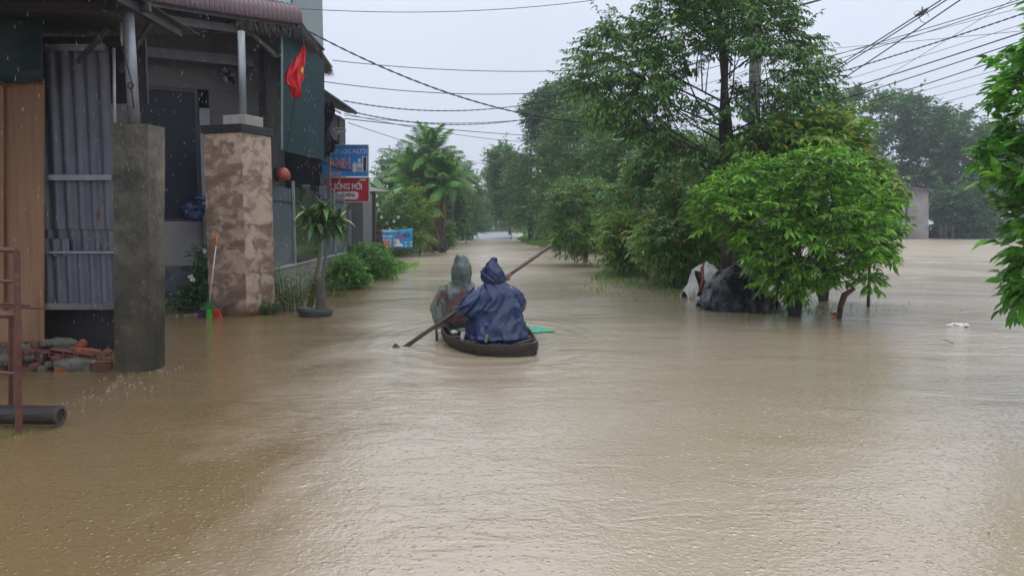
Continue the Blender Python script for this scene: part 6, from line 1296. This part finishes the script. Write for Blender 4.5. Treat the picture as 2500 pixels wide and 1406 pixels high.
ringloft(m1, [((-.195, 9.10, .13), .33, .30, 0), ((-.195, 9.10, .25), .335, .28, 0), ((-.20, 9.10, .42), .30, .23, 0), ((-.205, 9.10, .56), .275, .19, 0), ((-.205, 9.10, .66), .245, .155, 0), ((-.205, 9.10, .73), .17, .12, 0), ((-.21, 9.10, .78), .10, .10, 0)])
# flared hem, a little uneven, towards the gunwales
ringloft(m1, [((-.19, 9.08, .12), .375, .30, 0), ((-.19, 9.10, .20), .35, .28, 0), ((-.19, 9.10, .30), .30, .22, 0)])
# hood: leans left, with a small peak
ringloft(m1, [((-.21, 9.10, .72), .105, .10, 0), ((-.215, 9.11, .80), .108, .12, 0), ((-.228, 9.12, .88), .118, .13, 0), ((-.235, 9.12, .94), .104, .125, 0), ((-.225, 9.11, 1.00), .070, .09, 0), ((-.208, 9.09, 1.05), .040, .05, 0), ((-.195, 9.06, 1.09), .022, .03, 0)])
# sleeves
def sleeve(mb, pts, rad): mb.tube(pts, rad, 14)
sleeve(m1, [(-.36, 9.10, .665), (-.45, 9.06, .60), (-.53, 9.0, .53), (-.57, 9.0, .47), tuple(hL + Vector((.03, .02, .01)))], [.085, .10, .095, .085, .062])
m1.tube([hL + Vector((.05, .02, .0)), hL + Vector((-.01, -.01, -.012))], [.062, .068], 14)
sleeve(m1, [(-.06, 9.10, .66), (.02, 9.13, .62), (.085, 9.18, .52), (.10, 9.24, .47), (.06, 9.36, .56), tuple(hR + Vector((.03, -.04, -.11)))], [.09, .09, .085, .08, .068, .05])
# folds hanging from the left arm
ringloft(m1, [((-.47, 9.02, .40), .09, .10, .2), ((-.45, 9.04, .50), .12, .11, .2), ((-.42, 9.06, .60), .09, .09, 0)])
remeshed('raincoat', m1, .0105, mcoat, pb_, 3, blue_wr, .030, 1)
# legs in dark trousers are inside the coat; the gripping hands
def hand(parent, c_, grip, palm_dir, s_=1.0):
    """palm beside the shaft, four fingers curled round it, thumb the other way"""
    g = grip.normalized(); pd = (palm_dir - g * palm_dir.dot(g)).normalized(); n_ = g.cross(pd); vs = [c_ - n_ * .0 - pd * .055 * s_]; es = []; rd_ = [.022 * s_]
    wr = 0; vs.append(c_ - pd * .040 * s_ + g * .0); rd_.append((.036 * s_, .020 * s_)); es.append((0, 1))
    vs.append(c_ - pd * .026 * s_); rd_.append(.026 * s_); es.append((1, 2))
    for k in range(4):
        o_ = g * ((k - 1.5) * .021 * s_); ln = (.9, 1.0, .97, .8)[k] * s_; b_ = len(vs)
        for a0, rr in ((-.2, .031), (.9, .036), (2.0, .034), (3.0, .030)):
            vs.append(c_ + o_ * (1 + .1 * a0) + (-pd * math.cos(a0) + n_ * math.sin(a0)) * rr * ln); rd_.append((.0105 - .0008 * a0) * s_)
        es += [(2, b_), (b_, b_ + 1), (b_ + 1, b_ + 2), (b_ + 2, b_ + 3)]
    b_ = len(vs)
    for a0, rr, q in ((-.5, .034, -1.8), (-1.3, .035, -2.1), (-2.0, .032, -1.8)):
        vs.append(c_ + g * (q * .018 * s_) + (-pd * math.cos(a0) + n_ * math.sin(a0)) * rr * s_); rd_.append(.0115 * s_)
    es += [(1, b_), (b_, b_ + 1), (b_ + 1, b_ + 2)]
    return skinmesh('hand', vs, es, rd_, 0, mskin, parent, 2)
def onshaft(px):  # point of the shaft seen at a pixel column
    lo, hi = 0.0, 1.0
    for _ in range(40):
        mdl = (lo + hi) / 2
        if topx(pA.lerp(pB, mdl))[0] < px: lo = mdl
        else: hi = mdl
    return pA.lerp(pB, lo)
hand(pb_, onshaft(1238) + Vector((.0, -.0, -.0)), dP, Vector((.1, .35, 1)), 1.05)
hand(pb_, onshaft(1122), dP, Vector((-.6, -.2, -.5)), 1.0)
# -- grey passenger, coat slightly see-through over a red shirt
pg_ = empty('person', (-.70, 10.15, .12), 'seated person in a grey-green translucent hooded raincoat over a red shirt, farther one', 'person')
G0 = Vector((-.70, 10.15, 0)); ox, oy = G0.x, G0.y
sk = [(ox, oy, .20), (ox, oy, .42), (ox + .01, oy, .60), (ox + .02, oy, .72), (ox + .02, oy, .80), (ox + .02, oy, .92), (ox - .17, oy, .60), (ox - .26, oy + .06, .42), (ox - .16, oy + .28, .34), (ox + .18, oy, .60), (ox + .24, oy + .08, .42), (ox + .12, oy + .28, .34),
      (ox - .1, oy + .15, .19), (ox - .13, oy + .5, .36), (ox - .13, oy + .6, .10), (ox + .08, oy + .15, .19), (ox + .12, oy + .5, .36), (ox + .12, oy + .6, .10), (ox - .13, oy + .7, .07), (ox + .12, oy + .7, .07)]
skinmesh('body', sk, ed, rd, 0, mskin, pg_)
mshirt = M('red_shirt', (.30, .035, .04), (.20, .02, .028), rough=.7, scale=5, bump=.3)
m1 = MB(); ringloft(m1, [((ox, oy, .16), .20, .15, 0), ((ox, oy, .35), .215, .16, 0), ((ox, oy, .52), .235, .15, 0), ((ox, oy, .615), .215, .12, 0), ((ox + .01, oy, .66), .12, .09, 0)])
m1.tube([(ox - .18, oy, .60), (ox - .25, oy + .0, .42), (ox - .24, oy + .10, .28)], [.075, .07, .06], 12); m1.tube([(ox + .18, oy, .60), (ox + .26, oy + .04, .42), (ox + .2, oy + .2, .34)], [.075, .065, .05], 12)
remeshed('shirt', m1, .02, mshirt, pg_, 2, lambda p: ridge(p, (8, 8, 3)), .008, 1)
mgc, t, b = nodes('grey_translucent_raincoat')
tcn = t.nodes.new('ShaderNodeTexCoord'); n1 = t.nodes.new('ShaderNodeTexNoise'); n1.inputs['Scale'].default_value = 3.6; n1.inputs['Detail'].default_value = 5; t.links.new(tcn.outputs['Object'], n1.inputs['Vector'])
b.inputs['Base Color'].default_value = (.105, .140, .128, 1); b.inputs['Roughness'].default_value = .32
tr_ = t.nodes.new('ShaderNodeBsdfTransparent'); tr_.inputs['Color'].default_value = (.85, .9, .88, 1); ms = t.nodes.new('ShaderNodeMixShader'); mr = t.nodes.new('ShaderNodeMapRange'); mr.inputs['From Min'].default_value = .44; mr.inputs['From Max'].default_value = .58; mr.inputs['To Min'].default_value = .15; mr.inputs['To Max'].default_value = .72
t.links.new(n1.outputs['Fac'], mr.inputs['Value']); t.links.new(mr.outputs['Result'], ms.inputs[0]); t.links.new(b.outputs[0], ms.inputs[1]); t.links.new(tr_.outputs[0], ms.inputs[2]); t.links.new(ms.outputs[0], t.nodes['Material Output'].inputs['Surface'])
mgh = M('grey_green_hood', (.10, .135, .125), (.07, .10, .092), rough=.33, scale=5, bump=.2, bscale=30)
m1 = MB()
ringloft(m1, [((ox - .03, oy, .12), .27, .22, 0), ((ox - .045, oy, .25), .305, .23, 0), ((ox - .035, oy, .36), .295, .22, 0), ((ox - .01, oy, .50), .265, .195, 0), ((ox, oy, .60), .235, .155, 0), ((ox + .01, oy, .66), .175, .125, 0), ((ox + .02, oy, .72), .105, .10, 0), ((ox + .02, oy, .74), .09, .09, 0)])
m1.tube([(ox - .16, oy, .60), (ox - .25, oy, .46), (ox - .30, oy + .0, .34), (ox - .27, oy + .06, .24)], [.085, .095, .085, .06], 12)
m1.tube([(ox + .16, oy, .60), (ox + .25, oy + .02, .50), (ox + .27, oy + .05, .38)], [.085, .09, .07], 12)
remeshed('raincoat', m1, .0105, mgc, pg_, 3, grey_wr, .024, 2)
m1 = MB(); ringloft(m1, [((ox + .02, oy, .69), .10, .10, 0), ((ox + .02, oy, .76), .105, .11, 0), ((ox + .018, oy, .84), .116, .13, 0), ((ox + .02, oy, .92), .102, .125, 0), ((ox + .022, oy - .01, .98), .072, .095, 0), ((ox + .018, oy - .03, 1.03), .05, .06, 0), ((ox + .008, oy - .05, 1.062), .022, .03, 0)])
remeshed('hood', m1, .011, mgh, pg_, 2, grey_wr, .030, 2, label='opaque grey-green hood')
g2 = P(1067, 820, 9.62); MB().tube([g2 + Vector((0, 0, -.06)), g2 + Vector((-.01, 0, .10)), g2 + Vector((.06, .1, .25))], [.02, .018, .016], 6).build('oar_stub', mpd, boat)

# ------------------------------------------------------------------ falling drops, drips and splashes
mdrop = nodes('rain_drop'); md_, t, b = mdrop; b.inputs['Base Color'].default_value = (.42, .42, .42, 1); b.inputs['Roughness'].default_value = .3; b.inputs['Specular IOR Level'].default_value = .9
m1 = MB()
def drop(m_, p, l, r_): m_.add([p + Vector((0, 0, l)), p + Vector((r_, 0, 0)), p + Vector((-r_ * .5, r_ * .87, 0)), p + Vector((-r_ * .5, -r_ * .87, 0)), p - Vector((0, 0, l * .45))], [(0, 1, 2), (0, 2, 3), (0, 3, 1), (4, 2, 1), (4, 3, 2), (4, 1, 3)])
for i in range(240):   # under the lean-to edge
    t_ = random.random(); y = 4.7 + 3.3 * t_; drop(m1, Vector((-3.64 + random.uniform(-.03, .03), y, 3.6 * random.random() ** .7)), random.uniform(.012, .035), random.uniform(.0009, .0018))
for i in range(700):   # under the maroon eave
    s_ = random.uniform(-7, 0); p = E_ + U_ * s_ + V_ * random.uniform(-.05, .05); p.z = 4.9 * random.random(); drop(m1, p, random.uniform(.015, .05), random.uniform(.002, .004))
for i in range(200):
    t_ = random.random(); drop(m1, Vector((-3.66 - .34 * t_, 13.5 + 3.6 * t_, 4.9 * random.random())), random.uniform(.015, .05), random.uniform(.002, .004))
m1.build('falling_drops', md_, label='water drops falling from the eaves of the left houses', cat='raindrops', kind='stuff')
m1 = MB(); mw_ = mdrop[0]
def splash(p, s_):
    n = random.randint(5, 9)
    for k in range(n):
        a0 = random.uniform(0, 6.3); q = p + Vector((math.cos(a0), math.sin(a0), 0)) * s_ * random.uniform(.2, .8); h = s_ * random.uniform(.2, .7); m1.add([q + Vector((-.0025, 0, 0)), q + Vector((.0025, 0, 0)), q + Vector((0, .003, 0)), q + Vector((math.cos(a0) * s_ * .2, math.sin(a0) * s_ * .2, h))], [(0, 1, 3), (1, 2, 3), (2, 0, 3)])
        if k % 2: m1.ball(q + Vector((math.cos(a0) * s_ * .4, 0, h * 1.25)), .0018, 5, 4)
for i in range(80):
    t_ = random.random(); splash(Vector((-3.62 + random.gauss(0, .16), 7.9 - 2.2 * t_, 0)), random.uniform(.008, .020) * (1 - .4 * t_))
for i in range(130):
    s_ = random.uniform(-2.6, .1); p = E_ + U_ * s_ + Vector((random.gauss(0, .05), random.gauss(0, .08), 0)); p.z = 0; splash(p, random.uniform(.012, .03))
m1.build('splashes', md_, label='small splashes of rain on the flood water', cat='splashes', kind='stuff')

# ------------------------------------------------------------------ haze
hm = bpy.data.materials.new('rain_haze'); hm.use_nodes = True; t = hm.node_tree; t.nodes.clear()
o_ = t.nodes.new('ShaderNodeOutputMaterial'); v = t.nodes.new('ShaderNodeVolumePrincipled'); v.inputs['Color'].default_value = (.86, .90, .97, 1); v.inputs['Density'].default_value = HAZE if 'HAZE' in globals() else .0014; v.inputs['Anisotropy'].default_value = .2
t.links.new(v.outputs[0], o_.inputs['Volume'])
q = MB(); q.box((0, 200, 13.0), (900, 500, 30.0)); hz_ = q.build('haze', hm, kind='stuff', label='pale rain haze over the whole flooded street', cat='haze')
